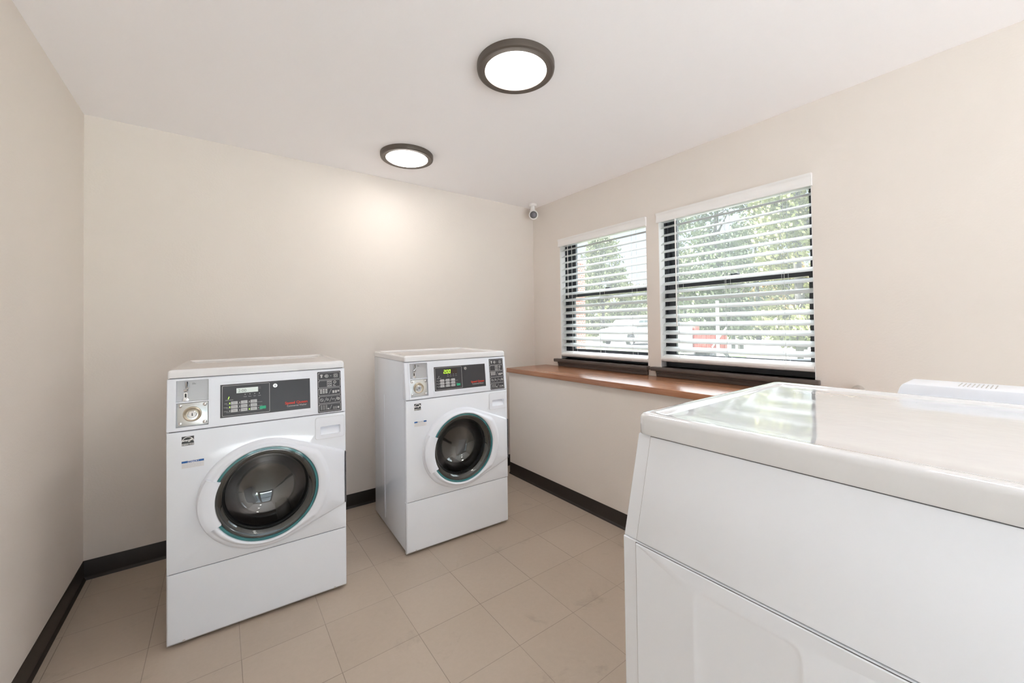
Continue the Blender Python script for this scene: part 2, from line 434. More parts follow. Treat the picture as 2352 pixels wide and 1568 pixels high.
blind(W[1], 'white slatted blind with a hanging tilt wand, in the window behind the big machine', 1.060, 1.504, 2)

# ------------------------------------------------------------------ ceiling lights
fixt = mat('bronze_ring_metal', (.115, .095, .08), .42, metal=.35)
diff = mat('lit_diffuser', (.9, .9, .88), .5, emit=(1.0, .95, .90), estr=12.5)
def ceiling_light(x, y, label):
    r = thing('ceiling_light', label, 'ceiling light', (x, y, ZC), 0, 'round flush ceiling lights')
    bm = bmesh.new()
    lathe(bm, [(.0, 0), (.172, 0), (.1725, -.016), (.170, -.026), (.163, -.030), (.137, -.0285), (.135, -.024), (.0, -.024)], 96)
    obj('housing', bm, fixt, r, 30)
    bm = bmesh.new(); lathe(bm, [(.136, -.0245), (.128, -.031), (.10, -.036), (.05, -.039), (0, -.040)], 72)
    obj('diffuser', bm, diff, r, 60)
ceiling_light(1.063, 1.389, 'round flush ceiling light with brown ring, the larger-looking one nearer the camera')
ceiling_light(1.015, 2.541, 'round flush ceiling light with brown ring nearer the back wall above the washers')
ceiling_light(1.04, .12, 'added round flush ceiling light out of frame above the big white machine')  # unseen lamp, added to help light the room
ceiling_light(1.00, -1.2, 'added round flush ceiling light out of frame near the glazed door')  # another unseen lamp, added as fill from behind the camera

# ------------------------------------------------------------------ security camera
sc = thing('security_camera', 'small white bullet security camera in the ceiling corner beside the windows', 'camera', (2.405, 2.905, ZC))
bm = bmesh.new(); lathe(bm, [(0, 0), (.038, 0), (.038, -.012), (.03, -.02), (0, -.022)], 32); obj('mount', bm, brightw, sc)
bm = bmesh.new(); tube(bm, [(0, 0, -.015), (0, 0, -.04), (.004, .006, -.075), (.006, .008, -.105)], [.019, .020, .030, .034], 20); obj('arm', bm, brightw, sc)
cd = (Vector((0, 0, 1.30)) - Vector((2.395, 2.89, 1.91))).normalized()
M = Matrix.Translation((.006, -.002, -.106)) @ cd.to_track_quat('Z', 'Y').to_matrix().to_4x4()
bm = bmesh.new(); lathe(bm, [(0, -.07), (.028, -.07), (.034, -.055), (.039, .03), (.043, .034), (.043, .056), (.040, .060), (.034, .058), (.034, .044), (0, .044)], 40, M)
# sun shield
obj('body', bm, brightw, sc, 30)
bm = bmesh.new(); lathe(bm, [(0, .050), (.020, .052), (.0335, .050), (.0335, .046)], 36, M); obj('lens_plate', bm, mat('grey_lens_plate', (.10, .10, .10), .3), sc)
bm = bmesh.new(); lathe(bm, [(0, .060), (.012, .0585), (.022, .053)], 32, M); obj('lens', bm, mat('grey_lens_glass', (.16, .16, .19), .12, coat=1), sc)

# round blank plate high on the left wall
bm = bmesh.new(); lathe(bm, [(0, .004), (.020, .0035), (.022, 0)], 32, Matrix.Rotation(PI / 2, 4, 'Y'))
cp = obj('cover_plate', bm, mat('plate_paint', (.52, .49, .44), .6)); cp.location = (XL, 1.115, 2.055)
tag(cp, 'tiny round beige cover plate high on the left wall', 'cover plate')

# ------------------------------------------------------------------ washers
ZP0, ZP1, SET = .882, 1.098, .024
def sl(p):
    p = Vector(p); p.y += max(0, min(1.1, (p.z - ZP0) / (ZP1 - ZP0))) * SET; return p
def slr(p):
    p = sl(p); p.y += .0115; return p
WW, WD, WH = .688, .665, 1.136

def washer(loc, rz, label, kind):
    r = thing('washing_machine', label, 'washing machine', loc, rz, 'coin washing machines against the back wall')
    # cabinet (sides, back, inner)
    bm = bmesh.new(); box(bm, .004, WW - .004, .027, WD, .015, 1.10, bev=.006)
    for yy in (.24, .43):           # pressed seams down the left side
        box(bm, .0025, .006, yy - .002, yy + .002, .06, .86)
    for yy in (.24, .43): box(bm, WW - .006, WW - .0025, yy - .002, yy + .002, .06, .86)
    box(bm, .0015, .02, .030, WD - .004, .884, 1.10, bev=.004)
    box(bm, WW - .02, WW - .0015, .030, WD - .004, .884, 1.10, bev=.004)
    cab = obj('cabinet', bm, white_enamel, r)
    cb = bmesh.new(); lathe(cb, [(0, -.1), (.275, -.1), (.275, .36), (0, .36)], 64, at(.352, .40 - .022, .562) @ Matrix.Translation((0, 0, 0))); cut(cab, cb)
    cb = bmesh.new(); lathe(cb, [(0, -.1), (.205, -.1), (.205, .2), (0, .2)], 64, at(.352, .05, .562)); cut(cab, cb)
    cb = bmesh.new(); box(cb, .024, .144, -.02, .09, .890, 1.094); cut(cab, cb)
    for (x, y) in ((.06, .08), (WW - .06, .08), (.06, WD - .06), (WW - .06, WD - .06)):
        bm = bmesh.new(); lathe(bm, [(0, 0), (.022, 0), (.022, .008), (.008, .010), (.008, .02), (0, .02)], 20, Matrix.Translation((x, y, 0))); obj('foot', bm, dark, r)
    # lower panel with turned-in bottom edge
    bm = bmesh.new()
    pr = [(0.0, .302), (0.0, .034), (.003, .022), (.012, .013), (.03, .010), (.03, .302)]
    prf = [(y, z) for y, z in pr]
    A = []
    xs = [0, .004, .012, WW - .012, WW - .004, WW]
    insets = [.008, .002, 0, 0, .002, .008]
    for x, q in zip(xs, insets):
        A.append([bm.verts.new((x, max(y, q) if y < .01 else y, z - (.0015 if (q > .005 and z > .3) else 0))) for y, z in prf])
    for a, b in zip(A, A[1:]):
        for k in range(len(prf)): bm.faces.new((a[k], a[(k + 1) % len(prf)], b[(k + 1) % len(prf)], b[k]))
    bm.faces.new(A[0]); bm.faces.new(A[-1][::-1])
    lp = obj('lower_panel', bm, white_enamel, r, 28)
    for x in (.055, WW - .055):
        bm = bmesh.new(); lathe(bm, [(0, .002), (.005, .0015), (.006, 0)], 12, at(x, .0035, .0245)); obj('screw', bm, greyline, lp)
    obj('seam', B(.008, WW - .008, .006, .02, .296, .312), gapm, r, 0)
    # front panel with a big round opening
    cx, cz, R = .352, .562, .203
    bm = bmesh.new()
    outer = []; inner = []; n = 128
    xa, xb, za, zb = .0, WW, .304, .8800
    for i in range(n):
        a = 2 * PI * i / n; c, s = math.cos(a), math.sin(a)
        t = min((xb - cx) / c if c > 1e-6 else 1e9, (xa - cx) / c if c < -1e-6 else 1e9, (zb - cz) / s if s > 1e-6 else 1e9, (za - cz) / s if s < -1e-6 else 1e9)
        outer.append((cx + t * c, cz + t * s)); inner.append((cx + R * c, cz + R * s))
    # corners exactly
    for px, pz in ((xa, za), (xa, zb), (xb, za), (xb, zb)):
        k = min(range(n), key=lambda q: (outer[q][0] - px) ** 2 + (outer[q][1] - pz) ** 2); outer[k] = (px, pz)
    def ring(bm, P, y): return [bm.verts.new((a, y, b)) for a, b in P]
    def shrink(P, d): return [(min(max(a, xa + d), xb - d), min(max(b, za + d), zb - d)) for a, b in P]
    rings = [ring(bm, outer, .03), ring(bm, outer, .0055), ring(bm, shrink(outer, .0018), .0015), ring(bm, shrink(outer, .005), 0), ring(bm, inner, 0), ring(bm, inner, .03)]
    for a, b in zip(rings, rings[1:]):
        for k in range(n): bm.faces.new((a[k], a[(k + 1) % n], b[(k + 1) % n], b[k]))
    fp = obj('front_panel', bm, white_enamel, r, 28)
    cb = bmesh.new(); prism(cb, rrect(.571, .663, .781, .822, .006, 5), .04, 'Y', -.01); cut(fp, cb)
    obj('seam', B(.008, WW - .008, .008, .02, .872, .890), gapm, r, 0)
    # control panel (slanted) with lip
    bm = bmesh.new(); vv = box(bm, 0, WW, 0, .05, .8835, 1.0985, bev=.004, seg=3)
    for v in vv:
        if v.co.y < .03: v.co = sl(v.co)
    cpn = obj('control_panel', bm, white_plastic, r)
    cb = bmesh.new(); vv = box(cb, .030, .138, -.02, .014, .898, 1.090)
    for v in vv: v.co = sl(v.co)
    cut(cpn, cb)
    obj('seam', B(.008, WW - .008, .03, .045, 1.094, 1.106), gapm, r, 0)
    # top with raised rim and sunken centre
    bm = bmesh.new()
    def rr_(x0, x1, y0, y1, rad, z, n_=6): return [bm.verts.new((a, b, z)) for a, b in rrect(x0, x1, y0, y1, rad, n_)]
    y0 = .020
    L = [rr_(0.001, WW - .001, y0, WD + .002, .012, 1.102), rr_(0.001, WW - .001, y0, WD + .002, .012, 1.124), rr_(.004, WW - .004, y0 + .003, WD - .001, .012, 1.132), rr_(.010, WW - .010, y0 + .009, WD - .007, .012, WH),
         rr_(.022, WW - .022, y0 + .020, WD - .018, .018, WH), rr_(.030, WW - .030, y0 + .028, WD - .026, .022, WH - .004), rr_(.045, WW - .045, y0 + .042, WD - .04, .03, WH - .009), rr_(.08, WW - .08, y0 + .08, WD - .08, .03, WH - .011)]
    nn = len(L[0])
    for a, b in zip(L, L[1:]):
        for k in range(nn): bm.faces.new((a[k], a[(k + 1) % nn], b[(k + 1) % nn], b[k]))
    bm.faces.new(L[-1]); bm.faces.new(L[0][::-1])
    obj('top_panel', bm, white_top, r, 40)
    # ---- door
    dr = bpy.data.objects.new('door', None)
    bm = bmesh.new()
    hx = WW - .004; ht, hb = .690, .428
    Ro = .243
    def outr(a):
        # outline distance from centre: circle on the left, tangents to the hinge points on the right
        c, s = math.cos(a), math.sin(a); best = Ro * (1 + .065 * max(0, -c) ** 2)
        # convex hull of circle and hinge edge
        H1 = Vector((hx - cx, ht - cz)); H2 = Vector((hx - cx, hb - cz))
        if c > 1e-6:
            t = (hx - cx) / c
            if hb - cz <= t * s <= ht - cz: return t
        for H, sg in ((H1, 1), (H2, -1)):
            dH = H.length; al = math.atan2(H.y, H.x); off = math.acos(Ro / dH); ta = al + sg * off
            # tangent point angle ta ; between al and ta the hull is the tangent line
            lo, hi = (al, ta) if sg > 0 else (ta, al)
            aa = a if a <= PI else a - 2 * PI
            if lo <= aa <= hi:
                return Ro / math.cos(aa - ta)
        return best
    n = 160; ringsr = []
    prof = [(1.0, 0, .004), (1.0, -.002, -.004), (1.0, -.006, -.010), (1.0, -.014, -.0145)]
    def h_mid(rad):   # height of ring versus hinge wedge
        t = (rad - .240) / .022; t = max(0, min(1, t)); t = t * t * (3 - 2 * t); return -.030 * (1 - t) + -.0145 * t
    for (f, dro, y) in prof:
        ringsr.append([bm.verts.new((cx + (outr(2 * PI * i / n) + dro) * math.cos(2 * PI * i / n), y, cz + (outr(2 * PI * i / n) + dro) * math.sin(2 * PI * i / n))) for i in range(n)])
    radial = [.262, .255, .248, .242, .236, .229, .222, .216, .211, .2075]
    for rad in radial:
        rg = []
        for i in range(n):
            a = 2 * PI * i / n; ro = outr(a) - .018
            left = outr(a) < .2605 + .0   # circle part: scale radii in
            rr2 = min(rad, ro - (.262 - rad) * .25) if ro < .262 else rad
            yv = h_mid(rad)
            if ro < .262:
                t = (.262 - rad) / (.262 - .229); t = max(0, min(1, t)); t = t * t * (3 - 2 * t); yv = -.0145 * (1 - t) - .030 * t
                rr2 = ro + (.2075 - ro) * ((.262 - rad) / (.262 - .2075))
            if rad < .217: yv += (.217 - rad) * .55
            rg.append(bm.verts.new((cx + rr2 * math.cos(a), yv, cz + rr2 * math.sin(a))))
        ringsr.append(rg)
    ringsr.append([bm.verts.new((cx + .2065 * math.cos(2 * PI * i / n), .012, cz + .2065 * math.sin(2 * PI * i / n))) for i in range(n)])
    for a, b in zip(ringsr, ringsr[1:]):
        for k in range(n): bm.faces.new((a[k], a[(k + 1) % n], b[(k + 1) % n], b[k]))
    bpy.data.objects.remove(dr)
    dr = obj('door', bm, white_plastic, r, 50)
    # glass pane with teal rim
    bm = bmesh.new(); lathe(bm, [(.2075, .022), (.2060, .030), (.1965, .031), (.1955, .024)], 96, at(cx, .010, cz)); obj('glass_rim', bm, teal, dr, 40)
    bm = bmesh.new(); lathe(bm, [(.1965, .027), (.190, .0285), (.178, .026), (.168, .018), (.160, .004), (.154, -.02), (.146, -.05), (.130, -.078), (.105, -.098), (.07, -.110), (.035, -.115), (0, -.1165)], 96, at(cx, .010, cz)); obj('door_glass', bm, door_glass, dr, 80)
    bm = bmesh.new(); lathe(bm, [(.197, .012), (.190, .004), (.186, -.006), (.176, -.012), (.172, -.022), (.164, -.020), (.160, -.030)], 96, at(cx, .010, cz)); obj('gasket', bm, dark, dr, 60)
    bm = bmesh.new()
    lathe(bm, [(.17, -.02), (.20, -.04), (.262, -.06), (.262, -.36), (.24, -.39), (.10, -.40), (.03, -.385), (0, -.385)], 96, at(cx, .010, cz))
    for k in range(3):
        a = 2 * PI * k / 3 + .9; c, s = math.cos(a), math.sin(a)
        Mx = Matrix.Translation((cx, 0, cz)) @ Matrix.Rotation(-a, 4, 'Y')
        box(bm, .195, .262, .10, .37, -.03, .03, bev=.012, M=Mx)
    obj('drum', bm, drumm, r, 50)
    # handle flap on the left of the ring
    bm = bmesh.new(); n2 = 26; RG = []
    hr = [(.238, -.020), (.236, -.0295), (.230, -.0335), (.222, -.0350), (.208, -.0355), (.1955, -.0355), (.1925, -.033), (.1925, -.018)]
    a0, a1 = math.radians(153), math.radians(208)
    for i in range(n2 + 1):
        a = a0 + (a1 - a0) * i / n2
        RG.append([bm.verts.new((cx + rad * (1 + .062 * max(0, rad - .195) / .043 * max(0, -math.cos(a)) ** 2) * math.cos(a), y, cz + rad * math.sin(a))) for rad, y in hr])
    for a, b in zip(RG, RG[1:]):
        for k in range(len(hr) - 1): bm.faces.new((a[k], a[k + 1], b[k + 1], b[k]))
    bm.faces.new(RG[0]); bm.faces.new(RG[-1][::-1])
    obj('door_handle', bm, white_plastic, dr, 40)
    # hinge strip
    bm = bmesh.new(); box(bm, WW - .0055, WW - .0015, -.012, -.001, hb + .004, ht - .004); obj('hinge', bm, mat('hinge_grey', (.16, .16, .17), .5, metal=.5, var=(150, .6)), dr, 0)
    # ---- detergent / handle pocket plate at top right
    px0, px1, pz0, pz1 = .550, .680, .762, .866
    bm = bmesh.new(); o_ = rrect(px0, px1, pz0, pz1, .010, 6); i_ = rrect(.571, .663, .781, .822, .006, 6)
    frame_loop(bm, o_, i_, .0022, -.0022)
    i_ = rrect(.571, .663, .781, .822, .006, 5); A = [bm.verts.new((a, .0, b)) for a, b in i_]
    Bv = [bm.verts.new((.617 + (a - .617) * .93, .022 if b > .80 else .004, b - (.002 if b > .80 else -.001))) for a, b in i_]
    nn = len(A)
    for k in range(nn): bm.faces.new((A[k], A[(k + 1) % nn], Bv[(k + 1) % nn], Bv[k]))
    bm.faces.new(Bv)
    obj('dispenser_pull', bm, white_plastic, r, 30)
    obj('seam_line', None or (lambda q: (frame_loop(q, rrect(px0 - .0012, px1 + .0012, pz0 - .0012, pz1 + .0012, .011, 6), rrect(px0, px1, pz0, pz1, .010, 6), .0006, -.0004), q)[1])(bmesh.new()), button_m, r, 0)
    # ---- coin box recess
    co = bmesh.new(); frame_loop(co, rrect(.022, .146, .884 + .001, 1.0965, .006), rrect(.030, .138, .898, 1.090, .003), .004, -.003, fn=sl)
    box_o = obj('coin_box', co, white_plastic, r, 30)
    bm = bmesh.new(); vv = box(bm, .028, .140, .0128, .0158, .896, 1.092)
    for v in vv: v.co = sl(v.co)
    box_s = bmesh.new(); vv = box(box_s, .030, .138, .0005, .013, .9975, 1.0015)
    for v in vv: v.co = sl(v.co)
    obj('divider', box_s, white_plastic, box_o, 0)
    up = obj('coin_slot_plate', bm, greyplate, box_o, 0)
    bm = bmesh.new()
    tube(bm, [slr((.063, -.004, 1.082)), slr((.066, -.006, 1.058))], .0055, 10); tube(bm, [slr((.056, -.006, 1.046)), slr((.064, -.008, 1.048)), slr((.066, -.006, 1.060))], .007, 12)
    lathe(bm, [(0, .003), (.010, .002), (.012, 0)], 20, at(.060, SET * .58 + .012, 1.008)); obj('coin_slot', bm, chrome, up)
    bm = bmesh.new(); prism(bm, rrect(.0635, .0668, 1.060, 1.084, .001, 2), .002, 'Y', -.011, fn=slr); obj('slot_gap', bm, dark, up, 0); bm = bmesh.new(); prism(bm, rrect(.0572, .0628, 1.012, 1.034, .001, 2), .002, 'Y', -.0025, fn=slr); obj('slot_gap', bm, dark, up, 0)
    bm = bmesh.new(); frame_loop(bm, rrect(.054, .066, 1.008, 1.039, .003, 3), rrect(.0572, .0628, 1.012, 1.034, .002, 3), .004, -.003, fn=slr); obj('slot_bezel', bm, chrome, up)
    bm = bmesh.new(); frame_loop(bm, rrect(.074, .101, 1.066, 1.081, .007, 4), rrect(.0747, .1003, 1.0667, 1.0803, .0065, 4), .0006, -.0002, fn=slr); obj('oval_mark', bm, button_m, up, 0)
    text('slot_lettering', '25c', .009, .0875, 1.0705, 0, black_panel, up, 'CENTER', fn=slr)
    bm = bmesh.new(); vv = box(bm, .0325, .1355, -.004, .004, .9005, .9945, bev=.002)
    for v in vv: v.co = slr(v.co)
    lo = obj('lock_plate', bm, zinc, box_o)
    for x in (.043, .125):
        for z in (.911, .984):
            bm = bmesh.new(); p = slr((x, -.004, z)); lathe(bm, [(0, .0055), (.004, .0052), (.0072, .003), (.008, 0)], 18, at(*p)); obj('bolt', bm, chrome, lo)
    bm = bmesh.new(); p = slr((.083, -.003, .947)); lathe(bm, [(.032, 0), (.031, .004), (.027, .006), (.024, .004), (.018, .001), (.0165, .001)], 40, at(*p)); obj('lock_ring', bm, brass, lo)
    bm = bmesh.new(); lathe(bm, [(.0165, 0), (.0155, .006), (.013, .008), (.0, .008)], 32, at(*p)); obj('lock_cylinder', bm, chrome, lo)
    bm = bmesh.new(); prism(bm, rrect(.0815, .0845, .941, .953, .001, 2), .001, 'Y', -.0125, fn=slr); obj('keyhole', bm, dark, lo, 0)
    text('plate_lettering', 'GREENWALD', .008, .083, .9845, -.0042, button_m, lo, 'CENTER', fn=slr)
    # ---- display
    bz = bmesh.new(); frame_loop(bz, rrect(.170, .535, .905, 1.070, .003), rrect(.178, .529, .918, 1.060, .001), .004, -.0025, fn=sl)
    be = obj('display_bezel', bz, white_plastic, r, 30)
    bm = bmesh.new(); vv = box(bm, .178, .529, -.0008, .003, .918, 1.060)
    for v in vv: v.co = sl(v.co)
    pa = obj('display_panel', bm, black_panel, r, 0)
    bm = bmesh.new(); frame_loop(bm, rrect(.1845, .362, .9235, 1.0545, .004), rrect(.1858, .3607, .9248, 1.0532, .003), .0006, -.0014, fn=sl)
    for z in (.9715, .955, .938): prism(bm, [(.200, z), (.333, z), (.333, z + .0007), (.200, z + .0007)], .0003, 'Y', -.0013, fn=sl)
    obj('border_lines', bm, greyline, pa, 0)
    def flat(name, x0, x1, z0, z1, m, par=pa, y=-.0014, rad=.001, d=.0006):
        bm = bmesh.new(); prism(bm, rrect(x0, x1, z0, z1, rad, 3), d, 'Y', y, fn=sl); return obj(name, bm, m, par, 0)
    if kind == 'A':
        lc = flat('lcd_screen', .236, .317, 1.0185, 1.040, lcd_m)
        text('lcd_digits', '2:00', .018, .242, 1.0225, -.0022, mat('lcd_ink', (.16, .2, .16), .5), lc, fn=sl)
        flat('lcd_mark', .318, .328, 1.029, 1.041, mat('ghost_mark', (.09, .09, .1), .5))
    else:
        lc = flat('lcd_screen', .236, .330, 1.014, 1.044, lcddark)
        for seg_name, x in (('digit', .240), ('digit', .2565), ('digit', .273)):
            s = {.240: 'abged', .2565: 'abcdef', .273: 'abcdef'}[x]; bm = bmesh.new(); w_, h_ = .0115, .021; z = 1.018; q = .0022
            SG = {'a': (0, w_, h_ - q, h_), 'd': (0, w_, 0, q), 'g': (0, w_, h_ / 2 - q / 2, h_ / 2 + q / 2), 'b': (w_ - q, w_, h_ / 2, h_), 'c': (w_ - q, w_, 0, h_ / 2), 'f': (0, q, h_ / 2, h_), 'e': (0, q, 0, h_ / 2)}
            for ch in s:
                a, b_, c_, d_ = SG[ch]; sk = lambda zz: (zz) * .12
                prism(bm, [(x + a + sk(c_), z + c_), (x + b_ + sk(c_), z + c_), (x + b_ + sk(d_), z + d_), (x + a + sk(d_), z + d_)], .0005, 'Y', -.002, fn=sl)
            obj('digit', bm, digit, lc, 0)
        flat('decimal_point', .2530, .2553, 1.018, 1.0205, digit, lc, y=-.002)
    for ci, x in enumerate((.216, .252, .288)):
        for ri, z in enumerate((.971, .9545, .938)):
            b_ = flat('button', x, x + .0245, z, z + .0135, button_m, y=-.003, rad=.002, d=.0025)
            text('button_lettering', random.choice(['Normal', 'Delicate', 'Perm', 'Heavy', 'Rinse', 'Cold']), .0045, x + .0122, z + .005, -.0031, black_panel, b_, 'CENTER', fn=sl, d=.0001)
            on = (kind == 'A' and ((ci == 0 and ri < 2) or (ci == 1 and ri == 2 and False) or (ci == 2 and ri == 2)))
            flat('indicator_lamp', x - .0062, x - .0026, z + .004, z + .009, ledg if on else greyline)
    b_ = flat('start_button', .323, .347, .9395, .9525, green_m, y=-.003, rad=.0015, d=.0025)
    flat('indicator_lamp', .3165, .320, .944, .948, greyline)
    for k, x in enumerate((.268, .286, .304, .322)):
        flat('indicator_lamp', x - .0016, x + .0016, 1.009, 1.0125, greyline)
        text('lamp_lettering', ['Wash', 'Rinse', 'Spin', 'Lock'][k], .0052, x, .999, -.0012, greyline, pa, 'CENTER', fn=sl, d=.0001)
    text('lamp_lettering', 'ADD COINS', .0052, .210, .9895, -.0012, greyline, pa, 'CENTER', fn=sl, d=.0001)
    text('arrow_mark', '/', .014, .206, .996, -.0012, ledg if kind == 'A' else greyline, pa, fn=sl, bold=.0006)
    for k, (s, z) in enumerate((('HOT', .975), ('WARM', .9585), ('COLD', .942))): text('row_lettering', s, .0052, .198, z, -.0012, greyline, pa, 'CENTER', fn=sl, d=.0001)
    text('brand_lettering', 'Speed Queen', .0165, .4225, .9475, -.0014, red_m, pa, fn=sl, bold=.0004, sx=1.05)
    text('product_lettering', 'Commercial Washer', .0105, .4305, .9355, -.0014, greyline, pa, fn=sl, sx=.93)
    bm = bmesh.new(); p = sl((.3835, -.0008, 1.040)); lathe(bm, [(.0095, 0), (.0095, .010), (.0082, .012), (.0, .012)], 28, at(*p)); kn = obj('panel_lock', bm, steel, pa, 30)
    bm = bmesh.new(); prism(bm, rrect(.3822, .3848, 1.035, 1.045, .001, 2), .0006, 'Y', -.0135, fn=sl); obj('keyhole', bm, dark, kn, 0)
    # ---- instruction label, five rows of pictograms
    lb = flat('instruction_label', .562, .669, .889, 1.0865, black_panel, par=r, y=-.0008, rad=.004, d=.0008)
    for k in range(5):
        z1_ = 1.0815 - k * .0382; z0_ = z1_ - .0345
        bm = bmesh.new(); frame_loop(bm, rrect(.566, .6655, z0_, z1_, .004), rrect(.5672, .6643, z0_ + .0012, z1_ - .0012, .003), .0005, -.0013, fn=sl)
        zc = (z0_ + z1_) / 2
        def rg(x, z, ro, ri, n_=16): frame_loop(bm, [(x + ro * math.cos(2 * PI * q / n_), z + ro * math.sin(2 * PI * q / n_)) for q in range(n_)], [(x + ri * math.cos(2 * PI * q / n_), z + ri * math.sin(2 * PI * q / n_)) for q in range(n_)], .0005, -.0013, fn=sl)
        def rc(a, b, c, d_): prism(bm, [(a, c), (b, c), (b, d_), (a, d_)], .0005, 'Y', -.0013, fn=sl)
        def slash(x): prism(bm, [(x, zc - .011), (x + .0015, zc - .011), (x + .0125, zc + .011), (x + .011, zc + .011)], .0005, 'Y', -.0013, fn=sl)
        text_ = None
        rc(.568, .5705, z1_ - .006, z1_ - .003)
        if k == 0:
            prism(bm, [(.574, zc + .007), (.5785, zc + .009), (.583, zc + .009), (.5875, zc + .007), (.5855, zc + .003), (.584, zc + .004), (.584, zc - .007), (.5775, zc - .007), (.5775, zc + .004), (.576, zc + .003)], .0005, 'Y', -.0013, fn=sl)
            rg(.604, zc, .0085, .0065); rc(.594, .604, zc - .001, zc + .001); rg(.604, zc, .004, .002)
            rc(.6205, .6255, zc - .001, zc + .001)
            frame_loop(bm, rrect(.637, .654, zc - .009, zc + .009, .002, 2), rrect(.6385, .6525, zc - .0075, zc + .0075, .001, 2), .0005, -.0013, fn=sl); rg(.6455, zc, .0052, .0035)
        elif k == 1:
            frame_loop(bm, rrect(.605, .627, zc - .014, zc + .0145, .001, 2), rrect(.606, .626, zc - .013, zc + .0135, .001, 2), .0005, -.0013, fn=sl); rc(.6155, .6165, zc - .013, zc + .013)
            for q in (-1, 0, 1): rc(.608, .6135, zc + q * .009 - .002, zc + q * .009 + .002); rc(.6185, .624, zc + q * .009 - .002, zc + q * .009 + .002)
            rg(.641, zc + .006, .0065, .004); prism(bm, [(.637, zc - .003), (.6395, zc - .002), (.6355, zc - .011), (.633, zc - .0105)], .0005, 'Y', -.0013, fn=sl); rc(.634, .645, zc - .0125, zc - .0105)
        elif k == 2:
            for q in range(3):
                for t_ in range(3): rc(.573 + q * .012, .582 + q * .012, zc + .004 - t_ * .0075 + .004, zc + .0098 - t_ * .0075 + .004 - .0005)
            slash(.612)
            for q in range(3): rc(.629 + q * .0115, .6375 + q * .0115, zc - .009 + (.005 if q == 2 else 0), zc + .004)
        elif k == 3:
            rg(.580, zc, .0075, .006); prism(bm, [(.5755, zc + .004), (.5765, zc + .005), (.5845, zc - .004), (.5835, zc - .005)], .0005, 'Y', -.0013, fn=sl); slash(.590); rg(.606, zc, .005, .0032); slash(.614)
            frame_loop(bm, rrect(.626, .638, zc - .003, zc + .003, .001, 2), rrect(.627, .637, zc - .002, zc + .002, .001, 2), .0005, -.0013, fn=sl); slash(.639)
            rg(.655, zc, .0068, .005); rg(.655, zc, .0035, .002)
        else:
            for q in range(3):
                for t_ in range(3): rg(.578 + q * .011, zc + .009 - t_ * .0075, .0036, .0026, 8)
            rc(.605, .6115, zc - .009, zc - .003); slash(.613)
            for q in range(2): 
                for t_ in range(2): rg(.634 + q * .0095, zc - .001 - t_ * .0068, .0034, .0024, 8)
            rc(.6505, .6585, zc - .008, zc + .001)
        obj('pictogram_row', bm, greyline, lb, 0)
    # ---- rating sticker
    blk = mat('sticker_black', (.04, .045, .05), .4); wht = mat('sticker_white', (.82, .83, .84), .4)
    def fl(name, pts, m, par, y=-.0006, d=.0004):
        bm = bmesh.new(); prism(bm, pts, d, 'Y', y); return obj(name, bm, m, par, 0)
    ES = fl('rating_sticker', [(.0495, .8215), (.0895, .8215), (.0895, .8595), (.0495, .8595)], blk, r)
    bm = bmesh.new(); n_ = 20
    o2 = [(.0695 + .0215 * math.cos(PI * .93 * q / n_ + .11), .8335 + .0245 * math.sin(PI * .93 * q / n_ + .11)) for q in range(n_ + 1)]
    i2 = [(.0695 + .0190 * math.cos(PI * .93 * q / n_ + .11), .8335 + .0220 * math.sin(PI * .93 * q / n_ + .11)) for q in range(n_ + 1)]
    o2 = [(max(.0497, min(.0893, a)), b) for a, b in o2]
    for a, b, c_, d_ in zip(o2, o2[1:], i2[1:], i2): prism(bm, [a, b, c_, d_], .0003, 'Y', -.0010)
    st = []
    for q in range(10):
        rr3 = .0068 if q % 2 == 0 else .0028; a = PI / 2 + PI * q / 5; st.append((.0815 + rr3 * math.cos(a), .8455 + rr3 * math.sin(a)))
    prism(bm, st, .0003, 'Y', -.0010)
    obj('arc_and_star', bm, wht, ES, 0)
    text('script_lettering', 'energy', .0125, .0510, .8395, -.0011, wht, ES, bold=.0004, shear=.35, sx=.85)
    bm = bmesh.new(); prism(bm, [(.0495, .8295), (.0895, .8295), (.0895, .8305), (.0495, .8305)], .0003, 'Y', -.0010); obj('divider', bm, wht, ES, 0)
    text('sticker_lettering', 'ENERGY STAR', .0062, .0695, .8235, -.0011, wht, ES, 'CENTER', bold=.0002)
    # ---- notice sticker
    NS = fl('notice_sticker', [(.049, .7275), (.1225, .7275), (.1225, .758), (.049, .758)], wht if False else mat('sticker_paper', (.80, .80, .82), .4), r)
    fl('blue_band', [(.049, .7495), (.068, .7495), (.068, .7575), (.049, .7575)], blue_m, NS, -.0010); fl('blue_band', [(.105, .7495), (.1225, .7495), (.1225, .7575), (.105, .7575)], blue_m, NS, -.0010)
    if kind == 'A': text('notice_lettering', 'NOTICE', .0098, .0865, .7500, -.0010, blue_m, NS, 'CENTER', bold=.0004)
    else: text('notice_lettering', 'NOTICE', .0088, .0865, .7502, -.0010, mat('faded_print', (.45, .52, .6), .5), NS, 'CENTER')
    for k in range(3):
        text('small_lettering', ['Clothes may be hot after drying cycle', 'Always close the door after each use', 'Do not wash items soiled with any oil'][k], .0044, .0505, .7435 - k * .0062, -.0009, button_m, NS, sx=.93, d=.0001)
    return r

RZ = -math.radians(2.3)
washer((-.178, 2.143, 0), RZ, 'white front-loading coin washing machine with pale lit display, the left and nearer of the two', 'A')
washer((.848, 2.177, 0), RZ, 'white front-loading coin washing machine showing green 2.00, standing beside the wooden counter', 'B')

